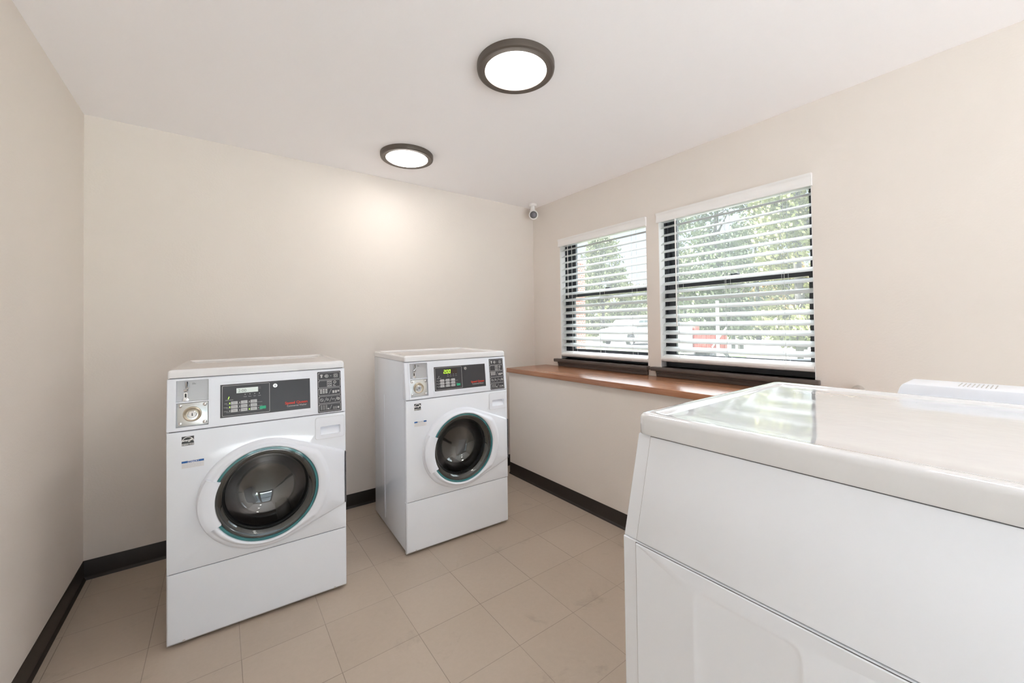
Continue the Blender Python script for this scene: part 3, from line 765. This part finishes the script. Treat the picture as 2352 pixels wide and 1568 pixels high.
# ------------------------------------------------------------------ big machine at the right
def big_machine():
    X0, X1, Y1, Y0 = .735, 1.575, .583, -.107     # front (facing -x), back, far end, near end
    r = thing('laundry_dryer', 'large white machine at the right with glossy top and blank sloping front, nearest the camera', 'dryer', (X0, (Y0 + Y1) / 2, 0))
    ox, oy, oz = r.location
    def P(o): o.location = (-ox, -oy, 0); return o
    ZT = 1.094; XT = .797; ZL = 1.046; ZS = .826
    # lower body
    bm = bmesh.new(); box(bm, X0, X1, Y0, Y1, .02, ZS - .0005, bev=.0025, seg=3); P(obj('cabinet', bm, white_enamel, r))
    for (x, y) in ((X0 + .06, Y0 + .06), (X0 + .06, Y1 - .06), (X1 - .06, Y0 + .06), (X1 - .06, Y1 - .06)):
        bm = bmesh.new(); lathe(bm, [(0, 0), (.022, 0), (.022, .012), (.01, .016), (.01, .03), (0, .03)], 20, Matrix.Translation((x, y, 0))); P(obj('foot', bm, dark, r))
    # upper body, sloped front
    bm = bmesh.new()
    pts = [(X0 + .002, ZS), (XT, ZL - .001), (X1, ZL - .001), (X1, ZS)]
    A = [bm.verts.new((a, Y0 + .001, b)) for a, b in pts]; Bv = [bm.verts.new((a, Y1 - .001, b)) for a, b in pts]
    bm.faces.new(A); bm.faces.new(Bv[::-1])
    for k in range(4): bm.faces.new((A[k], A[(k + 1) % 4], Bv[(k + 1) % 4], Bv[k]))
    bmesh.ops.bevel(bm, geom=[e for e in bm.edges], offset=.0025, segments=3, profile=.5, affect='EDGES')
    P(obj('upper_body', bm, white_enamel, r))
    # inset sloping panel: thin dark shadow gap + panel plate
    dirv = Vector((XT - X0 - .002, 0, ZL - ZS)).normalized(); nrm = Vector((-dirv.z, 0, dirv.x))
    LN = (Vector((XT, 0, ZL - .001)) - Vector((X0 + .002, 0, ZS))).length
    Ms = Matrix(((0, nrm.x, dirv.x, X0 + .002), (1, 0, 0, 0), (0, nrm.z, dirv.z, ZS), (0, 0, 0, 1)))
    ya, yb = Y0 + .034, Y1 - .034
    bm = bmesh.new(); box(bm, ya, yb, -.001, .0006, .001, LN - .001, M=Ms); P(obj('seam', bm, gapm, r, 0))
    bm = bmesh.new(); box(bm, ya + .0010, yb - .0010, -.001, .0022, .0015, LN - .0022, bev=.001, M=Ms); P(obj('sloping_panel', bm, white_enamel, r))
    # lower access panel with an embossed rounded rectangle
    bm = bmesh.new(); box(bm, X0 - .0004, X0 + .002, ya - .0006, yb + .0006, .10, ZS - .0026); P(obj('seam', bm, gapm, r, 0))
    bm = bmesh.new(); q = 8
    def RR(y0, y1, z0, z1, rad, x): return [bm.verts.new((x, a, b)) for a, b in rrect(y0, y1, z0, z1, rad, q)]
    e0, e1, f0, f1 = .241, .416, .30, .790
    L = [RR(ya + .001, yb - .001, .102, ZS - .004, .0015, X0 - .0004), RR(ya + .001, yb - .001, .102, ZS - .004, .0015, X0 - .002), RR(ya + .0025, yb - .0025, .1035, ZS - .0052, .0015, X0 - .003),
         RR(e0 - .004, e1 + .004, f0 - .004, f1 + .004, .022, X0 - .003), RR(e0 - .0015, e1 + .0015, f0, f1 + .001, .020, X0 - .0034), RR(e0 + .002, e1 - .002, f0, f1 - .002, .018, X0 - .0024), RR(e0 + .006, e1 - .006, f0 + .006, f1 - .006, .016, X0 - .0021)]
    nn = len(L[0])
    for a, b in zip(L, L[1:]):
        for k in range(nn): bm.faces.new((a[k], a[(k + 1) % nn], b[(k + 1) % nn], b[k]))
    bm.faces.new(L[-1])
    P(obj('lower_panel', bm, white_enamel, r, 30))
    # glossy top
    bm = bmesh.new()
    XA = XT - .007
    def R2(d, rad, z): return [bm.verts.new((a, b, z)) for a, b in rrect(XA + d, X1 + .004 - d, Y0 + d, Y1 - d, rad, 8)]
    L = [R2(0.001, .022, ZL), R2(0, .023, ZL + .004), R2(0, .023, ZT - .014), R2(.0016, .022, ZT - .006), R2(.006, .020, ZT - .0015), R2(.012, .018, ZT), R2(.026, .014, ZT), R2(.033, .014, ZT - .0025), R2(.039, .016, ZT - .0065), R2(.047, .02, ZT - .0075), R2(.10, .02, ZT - .0080)]
    nn = len(L[0])
    for a, b in zip(L, L[1:]):
        for k in range(nn): bm.faces.new((a[k], a[(k + 1) % nn], b[(k + 1) % nn], b[k]))
    bm.faces.new(L[-1]); bm.faces.new(L[0][::-1])
    P(obj('top_panel', bm, mat('gloss_top', (.80, .82, .85), .05, spec=.8, coat=1.0, bump=(9, .55)), r, 50))
    # rear hood with sloped left end behind the back edge
    bm = bmesh.new()
    hz = 1.121
    pts = [(.276, .80), (.276, 1.06), (.262, hz - .012), (.2545, hz), (Y0 + .012, hz), (Y0 + .004, hz - .012), (Y0 - .01, 1.06), (Y0 - .01, .80)]
    v0 = [bm.verts.new((1.582, a, b)) for a, b in pts]; v1 = [bm.verts.new((1.735, a if b < 1.1 else a, b)) for a, b in pts]
    bm.faces.new(v0); bm.faces.new(v1[::-1])
    for k in range(len(pts)): bm.faces.new((v0[k], v0[(k + 1) % len(pts)], v1[(k + 1) % len(pts)], v1[k]))
    bmesh.ops.bevel(bm, geom=[e for e in bm.edges], offset=.004, segments=2, profile=.5, affect='EDGES')
    hood = P(obj('rear_hood', bm, white_plastic, r))
    bm = bmesh.new()
    for k in range(9): box(bm, 1.62, 1.70, .150 - k * .008, .152 - k * .008, hz, hz + .0008)
    obj('vent_slots', bm, mat('vent_grey', (.55, .54, .53), .5), hood, 0)
big_machine()

bm = bmesh.new(); lathe(bm, [(0, .035), (.018, .033), (.024, .022), (.025, 0)], 28, Matrix.Rotation(-PI / 2, 4, 'Y'))
o = obj('pipe_cap', bm, mat('cap_paint', (.5, .46, .42), .5)); o.location = (XR, .560, .964)
tag(o, 'small round beige cap on the window wall just above the big machine top', 'pipe cap')

# ------------------------------------------------------------------ outdoors
def outmat(name, a, b, scale, rough=.8):
    m = bpy.data.materials.new(name); m.use_nodes = True; nt = m.node_tree; p = nt.nodes['Principled BSDF']; L = nt.links.new
    g = nt.nodes.new('ShaderNodeNewGeometry'); n = nt.nodes.new('ShaderNodeTexNoise'); n.inputs['Scale'].default_value = scale; n.inputs['Detail'].default_value = 4
    r = nt.nodes.new('ShaderNodeValToRGB'); r.color_ramp.elements[0].position = .35; r.color_ramp.elements[0].color = (*a, 1); r.color_ramp.elements[1].position = .65; r.color_ramp.elements[1].color = (*b, 1)
    L(g.outputs['Position'], n.inputs['Vector']); L(n.outputs['Fac'], r.inputs['Fac']); L(r.outputs['Color'], p.inputs['Base Color']); p.inputs['Roughness'].default_value = rough
    return m
GZ = -.12
o = struct('floor_outdoor_lawn', B(XR + T + .02, 90, -60, 90, GZ - .1, GZ), outmat('lawn', (.085, .135, .035), (.16, .195, .07), .8))
struct('floor_outdoor_patio', B(XR + T + .02, 10.5, -6, 7.2, GZ, GZ + .03), outmat('concrete', (.125, .12, .115), (.165, .16, .15), 2))
struct('floor_outdoor_road', B(21, 33, -50, 80, GZ, GZ + .02), outmat('asphalt', (.09, .09, .092), (.12, .12, .12), 1))
struct('floor_outdoor_walk', B(-14, 8, -14, YF - T - .02, GZ - .1, GZ + .02), outmat('bounce_concrete', (.66, .69, .72), (.75, .785, .82), 2))  # unseen ground, made pale and cool to bounce daylight indoors
def brick_mat():
    m = bpy.data.materials.new('red_brick'); m.use_nodes = True; nt = m.node_tree; p = nt.nodes['Principled BSDF']
    tc = nt.nodes.new('ShaderNodeTexCoord'); mp = nt.nodes.new('ShaderNodeMapping'); mp.inputs['Rotation'].default_value = (PI / 2, 0, 0)
    b = nt.nodes.new('ShaderNodeTexBrick'); b.inputs['Scale'].default_value = 4; b.inputs['Color1'].default_value = (.25, .075, .05, 1); b.inputs['Color2'].default_value = (.29, .11, .075, 1); b.inputs['Mortar'].default_value = (.5, .46, .43, 1)
    b.inputs['Mortar Size'].default_value = .03
    nt.links.new(tc.outputs['Object'], mp.inputs[0]); nt.links.new(mp.outputs[0], b.inputs['Vector']); nt.links.new(b.outputs['Color'], p.inputs['Base Color']); p.inputs['Roughness'].default_value = .8
    return m
CAM = Vector((0, 0, 1.3014))
FP, YAW, PITCH, ROLL, SY = 910.3368, .6352, .0141, -.0133, -48.7777
cy_, sy_ = math.cos(YAW), math.sin(YAW); fwd = Vector((sy_, cy_, 0)); rgt = Vector((cy_, -sy_, 0)); upv = Vector((0, 0, 1))
f2 = fwd * math.cos(PITCH) + upv * math.sin(PITCH); u2 = upv * math.cos(PITCH) - fwd * math.sin(PITCH)
r3 = rgt * math.cos(ROLL) + u2 * math.sin(ROLL); u3 = u2 * math.cos(ROLL) - rgt * math.sin(ROLL)
def spot(px, dist):
    """ground point in the direction of photo column px at depth dist"""
    d = fwd * 1.0 + rgt * ((px - 1176) / FP); p = CAM + d * dist; return p.x, p.y

x, y = spot(1326, 11.5)
p = thing('brick_pillar', 'red brick pillar outdoors at the left edge of the corner window view', 'pillar', (x, y, GZ), .2)
obj('shaft', B(-.17, .17, -.17, .17, 0, 3.2), brick_mat(), p, 0)
obj('pillar_cap', B(-.2, .2, -.2, .2, 3.2, 3.3, bev=.01), brightw, p)

leafA = outmat('leaf_grey_green', (.055, .068, .025), (.19, .205, .10), 1.6); leafB = outmat('leaf_yellow_green', (.085, .10, .03), (.27, .27, .12), 1.2); leafC = outmat('leaf_autumn', (.15, .12, .03), (.36, .25, .10), 1.5); leafD = outmat('leaf_dark_green', (.035, .055, .028), (.12, .145, .075), 1.2)
bark = outmat('bark', (.045, .042, .04), (.09, .085, .08), 6)
def tree(px, dist, H, crown, leaf, label, n=5200, shape='round', low=.2, seed=1, group='trees beyond the lawn', trunk=.16, ls=.085):
    rnd = random.Random(seed); x, y = spot(px, dist)
    t = thing('tree', label, 'tree', (x, y, GZ), 0, group)
    bm = bmesh.new(); tube(bm, [(0, 0, 0), (.05, .03, H * .3), (-.05, .08, H * .6), (0, .05, H * .92)], [trunk, trunk * .8, trunk * .5, trunk * .15], 10)
    for k in range(12):
        z = H * (.28 + .05 * k); a = rnd.uniform(0, 2 * PI); ln = crown * rnd.uniform(.45, .8) * (1 - .4 * k / 12)
        tube(bm, [(0, 0, z), (ln * .5 * math.cos(a), ln * .5 * math.sin(a), z + ln * .25), (ln * math.cos(a), ln * math.sin(a), z + ln * .5)], [trunk * .35, trunk * .2, trunk * .06], 6)
    obj('trunk', bm, bark, t, 40)
    bm = bmesh.new()
    cl = []
    for k in range(46):
        h = rnd.random(); z = H * (low + (1 - low) * h)
        if shape == 'cone': rr = crown * (1.02 - h) + .15
        else: rr = crown * math.sqrt(max(.05, 1 - (2 * h - 1) ** 2 * .85))
        a = rnd.uniform(0, 2 * PI); q = rr * math.sqrt(rnd.uniform(.05, 1)) * .85
        cl.append((q * math.cos(a), q * math.sin(a), z, crown * rnd.uniform(.16, .34) * (.6 if shape == 'cone' else 1)))
    for k in range(int(n * 1.5)):
        c = rnd.choice(cl); v = Vector((rnd.gauss(0, 1), rnd.gauss(0, 1), rnd.gauss(0, .8))); v = v.normalized() * c[3] * rnd.uniform(.55, 1.25)
        p_ = Vector(c[:3]) + v
        if p_.z < .1: p_.z = .1 + rnd.random() * .2
        u = Vector((rnd.gauss(0, 1), rnd.gauss(0, 1), rnd.gauss(0, .6))).normalized(); w_ = u.orthogonal().normalized(); s = ls * rnd.uniform(.6, 1.3)
        w2 = u.cross(w_)
        vs = [bm.verts.new(p_ + w_ * s), bm.verts.new(p_ + w2 * s * .55), bm.verts.new(p_ - w_ * s), bm.verts.new(p_ - w2 * s * .55)]
        bm.faces.new(vs)
    me_o = obj('foliage', bm, leaf, t, 0)
    return t
tree(1385, 34, 8.7, 4.6, leafA, 'grey-green pointed tree seen through the corner window, rising highest there', shape='cone', low=.1, seed=2, n=12000, ls=.13)
tree(1345, 45, 6.2, 3.0, leafB, 'rounded bush tree just right of the brick pillar', seed=3, low=.05)
tree(1432, 57, 6.4, 3.6, leafB, 'low yellow-green tree behind the white pickup truck', seed=4, low=.03, ls=.16)
tree(1480, 70, 7.6, 4.2, leafA, 'distant grey-green tree at the right edge of the corner window', seed=5, low=.03, ls=.2)
tree(1575, 21.5, 5.2, 1.9, leafA, 'grey-green tree behind the red trailer', seed=6, low=.10, n=7000)
tree(1652, 16.5, 7.6, 2.1, leafD, 'tall dark green tree in the middle of the larger window', seed=7, low=.15, n=9000)
tree(1742, 25.5, 8.6, 2.3, leafA, 'mid-height grey-green tree right of the tall dark one', seed=8, low=.08, n=8000)
tree(1840, 12.0, 6.8, 1.5, leafB, 'yellow-green tree at the right edge of the larger window', seed=9, low=.15, n=8000)
tree(1812, 33, 6.4, 3.2, leafC, 'autumn-gold tree low behind the right side of the larger window', seed=10, low=.04, n=6500, ls=.16)
tree(1680, 45, 7.6, 3.8, leafD, 'low dark hedge-like tree behind the grey trunks', seed=11, low=.02, n=7000, ls=.16)
tree(1555, 60, 8.8, 4.0, leafD, 'low dark tree far behind the trailer at the larger window left side', seed=12, low=.02, n=6000, ls=.2)
tree(1925, 26, 8.5, 2.4, leafA, 'grey-green tree past the right jamb of the larger window', seed=13, low=.05, n=6000)
# bare trunks
for k, px in enumerate((1683, 1700)):
    x, y = spot(px, 19.3 - k * .9); bm = bmesh.new(); tube(bm, [(0, 0, 0), (.03, 0, 1.4), (-.05, .05, 3.0), (0, 0, 4.6)], [.13 if k else .09, .11, .08, .03], 12)
    for a in (0.6, 4.4): tube(bm, [(0, 0, 2.6), (.5 * math.cos(a), .5 * math.sin(a), 3.3), (1.0 * math.cos(a), 1.0 * math.sin(a), 3.9)], [.04, .03, .01], 6)
    o = obj('bare_tree', bm, bark, None, 40); o.location = (x, y, GZ)
    tag(o, ['thin grey bare tree trunk outdoors, left of the thicker bare trunk', 'thicker grey bare tree trunk outdoors in the larger window view'][k], 'tree', 'bare trunks')
# white post
x, y = spot(1648, 12); o = obj('white_post', B(-.035, .035, -.035, .035, 0, 2.1, bev=.006), brightw); o.location = (x, y, GZ); tag(o, 'slim white post outdoors at the right end of the red trailer', 'post')
x, y = spot(1388, 12); o = obj('white_post', B(-.03, .03, -.03, .03, 0, .85, bev=.006), brightw); o.location = (x, y, GZ); tag(o, 'short white post outdoors left of the white pickup truck', 'post')

# pickup truck
def wheel_bm(R=.37, w=.24):
    bm = bmesh.new(); lathe(bm, [(0, w * .3), (R * .2, w * .34), (R * .58, w * .25), (R * .62, w * .5), (R * .9, w * .5), (R, w * .35), (R, -w * .35), (R * .9, -w * .5), (0, -w * .5)], 32, Matrix.Rotation(PI / 2, 4, 'X')); return bm
tw = mat('tyre', (.05, .05, .055), .7); rim = mat('wheel_rim', (.7, .7, .7), .3, metal=.6); outw = mat('outdoor_white_paint', (.36, .36, .36), .5); carw = mat('white_car_paint', (.40, .41, .42), .25, coat=.5); carg = mat('car_glass', (.12, .16, .18), .08)
x, y = spot(1449, 27)
tk = thing('pickup_truck', 'white pickup truck parked outdoors, seen through the corner window', 'truck', (x, y, GZ), -.64 + .8)
body = [(-2.6, .55), (-2.62, 1.0), (-2.45, 1.12), (-1.2, 1.2), (-.55, 1.72), (.75, 1.76), (1.0, 1.2), (2.75, 1.18), (2.78, .55)]
bm = bmesh.new(); prism(bm, body, 1.8, 'Y', -.9)
bmesh.ops.bevel(bm, geom=[e for e in bm.edges], offset=.05, segments=2, profile=.5, affect='EDGES'); obj('body', bm, carw, tk, 30)
for s in (-1, 1):
    bm = bmesh.new(); prism(bm, [(-1.0, 1.22), (-.5, 1.66), (.05, 1.68), (.05, 1.22)], .02, 'Y', s * .9 - (.015 if s > 0 else .005)); obj('side_window', bm, carg, tk, 0)
    bm = bmesh.new(); prism(bm, [(.12, 1.22), (.12, 1.68), (.68, 1.68), (.86, 1.22)], .02, 'Y', s * .9 - (.015 if s > 0 else .005)); obj('side_window', bm, carg, tk, 0)
    for wx in (-1.75, 1.75):
        bm = bmesh.new(); n_ = 20
        prism(bm, [(wx + .5 * math.cos(PI * q / n_), .5 + .46 * math.sin(PI * q / n_)) for q in range(n_ + 1)], .02, 'Y', s * .9 - .01); obj('wheel_arch', bm, tw, tk, 0)
        w_ = obj('wheel', wheel_bm(), tw, tk, 40); w_.location = (wx, s * .84, .37); w_.rotation_euler = (0, 0, PI if s > 0 else 0)
        bm = bmesh.new(); lathe(bm, [(0, .02), (.07, .03), (.09, .0), (.19, .0), (.215, .03), (.225, 0)], 24, Matrix.Rotation(PI / 2, 4, 'X')); h = obj('hub_cap', bm, rim, w_, 40); h.location = (0, -.085, 0)

# red trailer
x, y = spot(1618, 13)
tl = thing('utility_trailer', 'red ribbed utility trailer parked outdoors, left part of the larger window view', 'trailer', (x, y, GZ), -.62)
redp = mat('faded_red_paint', (.26, .05, .04), .5); bm = bmesh.new(); box(bm, -.55, .45, -.5, .5, .62, 1.18, bev=.01); box(bm, -.55, -.42, -.5, .5, 1.18, 1.32, bev=.01)
for k in range(7): box(bm, -.5 + k * .145, -.46 + k * .145, -.525, -.5, .64, 1.16)
obj('trailer_box', bm, redp, tl)
bm = bmesh.new(); tube(bm, [(-.05, -.54, .66), (.42, -.54, 1.28)], .025, 6); obj('brace', bm, outw, tl)
obj('trailer_frame', B(-.95, .45, -.35, .35, .50, .60), tw, tl, 0)
for s in (-1, 1):
    w_ = obj('wheel', wheel_bm(.30, .2), tw, tl, 40); w_.location = (.15, s * .58, .30); w_.rotation_euler = (0, 0, PI if s > 0 else 0)
    bm = bmesh.new(); lathe(bm, [(0, .02), (.06, .03), (.08, 0), (.16, 0), (.18, .03), (.19, 0)], 24, Matrix.Rotation(PI / 2, 4, 'X')); h = obj('hub_cap', bm, rim, w_, 40); h.location = (0, -.07, 0)
bm = bmesh.new(); box(bm, -.95, -.58, -.4, .4, .60, 1.36, bev=.03); obj('white_tank', bm, outw, tl)

# white patio tables
def table(px, dist, rz, L_, W_, label, h=.62):
    x, y = spot(px, dist); t = thing('patio_table', label, 'table', (x, y, GZ + .03), rz, 'white patio tables')
    bm = bmesh.new(); box(bm, -L_ / 2, L_ / 2, -W_ / 2, W_ / 2, h - .03, h, bev=.008); obj('tabletop', bm, outw, t)
    for sx in (-1, 1):
        for sy2 in (-1, 1):
            bm = bmesh.new(); tube(bm, [(sx * (L_ / 2 - .06), sy2 * (W_ / 2 - .06), h - .03), (sx * (L_ / 2 + .02), sy2 * (W_ / 2 - .02), 0)], .014, 8); obj('leg', bm, bronze, t)
    return t
table(1618, 6.7, -.3, 1.1, .7, 'long white patio table outdoors in front of the red trailer')
table(1712, 8.4, -.5, .8, .6, 'white patio table outdoors beside the tan chair with the grey seat')
tan = mat('tan_sling', (.62, .56, .48), .8); greys = mat('grey_sling', (.5, .51, .52), .8)
def pchair(px, dist, rz, label):
    x, y = spot(px, dist); t = thing('patio_chair', label, 'chair', (x, y, GZ + .03), rz, 'tan sling patio chairs')
    bm = bmesh.new(); prism(bm, [(-.24, .44), (.24, .44), (.29, .95), (-.29, .95)], .02, 'Y', 0); o = obj('backrest', bm, tan, t); o.rotation_euler = (-.15, 0, 0)
    obj('seat', B(-.25, .25, -.48, -.06, .40, .43, bev=.008), greys, t)
    for s in (-1, 1):
        bm = bmesh.new(); tube(bm, [(s * .26, .0, .0), (s * .26, -.04, .42), (s * .29, .05, .62)], .014, 8); tube(bm, [(s * .26, -.48, 0), (s * .26, -.46, .42), (s * .27, -.44, .62), (s * .28, .02, .64)], .014, 8); obj('leg_frame', bm, bronze, t)
    return t
pchair(1762, 5.4, 2.2, 'tan sling patio chair outdoors, the one more to the left in the larger window view')
pchair(1866, 6.6, 2.6, 'tan sling patio chair outdoors at the far right of the larger window view')
x, y = spot(1824, 4.3); rl = thing('metal_fence', 'low black metal railing outdoors in the lower right of the larger window', 'railing', (x, y, GZ + .03), -.64)
bm = bmesh.new()
tube(bm, [(-.45, 0, .98), (.75, 0, .98)], .012, 6); tube(bm, [(-.45, 0, .86), (.75, 0, .86)], .010, 6); tube(bm, [(-.45, 0, .12), (.75, 0, .12)], .010, 6); obj('rail', bm, bronze, rl)
for k in range(9):
    bm = bmesh.new(); tube(bm, [(-.45 + k * .15, 0, 0 if k % 4 == 0 else .12), (-.45 + k * .15, 0, .98)], .008, 6); obj('picket', bm, bronze, rl)
# lounger under the window
x, y = spot(1560, 4.3); lg = thing('patio_lounger', 'white strap patio lounger outdoors in the lower left of the larger window', 'lounger', (x, y, GZ + .03), .4)
bm = bmesh.new()
for k in range(9): box(bm, -.6 + k * .14, -.5 + k * .14, -.3, .3, .42 + max(0, k - 5) * .09, .43 + max(0, k - 5) * .09)
obj('straps', bm, outw, lg, 0)
for s in (-1, 1):
    bm = bmesh.new(); tube(bm, [(-.65, s * .31, .41), (.15, s * .31, .41), (.65, s * .31, .72)], .015, 8); tube(bm, [(-.5, s * .31, .41), (-.35, s * .31, 0), (.1, s * .31, .0), (.25, s * .31, .46)], .012, 8); obj('side_frame', bm, bronze, lg)

struct('floor_outdoor_terrace', B(-14, XL - T - .02, YF - T - .02, 9, GZ - .1, GZ + .02), outmat('bounce_concrete_side', (.66, .69, .72), (.75, .785, .82), 2))  # unseen side ground, same pale tone chosen for bounced light
# ------------------------------------------------------------------ light
w = bpy.data.worlds.new('sky'); bpy.context.scene.world = w; w.use_nodes = True; nt = w.node_tree; bg = nt.nodes['Background']
tcw = nt.nodes.new('ShaderNodeTexCoord'); sp = nt.nodes.new('ShaderNodeSeparateXYZ'); rp = nt.nodes.new('ShaderNodeValToRGB')
el = rp.color_ramp.elements; el[0].position = .28; el[0].color = (.066, .079, .092, 1); el[1].position = .62; el[1].color = (.86, .94, 1.0, 1)
nt.links.new(tcw.outputs['Generated'], sp.inputs[0]); nt.links.new(sp.outputs[2], rp.inputs['Fac']); nt.links.new(rp.outputs['Color'], bg.inputs['Color'])
bg.inputs['Strength'].default_value = 6.6
sl_ = bpy.data.lights.new('sun', 'SUN'); sl_.energy = 22; sl_.angle = .02; sl_.color = (1, .96, .88)
so = bpy.data.objects.new('sun', sl_); C.objects.link(so); so.rotation_euler = Vector((-.10, .55, .80)).to_track_quat('Z', 'Y').to_euler()

# ------------------------------------------------------------------ camera
cam = bpy.data.cameras.new('camera'); co = bpy.data.objects.new('camera', cam); C.objects.link(co)
cam.sensor_width = 36; cam.sensor_fit = 'HORIZONTAL'; cam.lens = FP / 2352 * 36; cam.shift_x = 0; cam.shift_y = SY / 2352
cam.clip_start = .02; cam.clip_end = 300
Mc = Matrix((r3, u3, -f2)).transposed().to_4x4(); Mc.translation = CAM; co.matrix_world = Mc
sc_ = bpy.context.scene; sc_.camera = co
sc_.view_settings.view_transform = 'Standard'; sc_.view_settings.look = 'None'; sc_.view_settings.gamma = 1; sc_.view_settings.use_curve_mapping = False
sc_.view_settings.exposure = 0.82
sc_.cycles.max_bounces = 14; sc_.cycles.diffuse_bounces = 10; sc_.cycles.transparent_max_bounces = 24
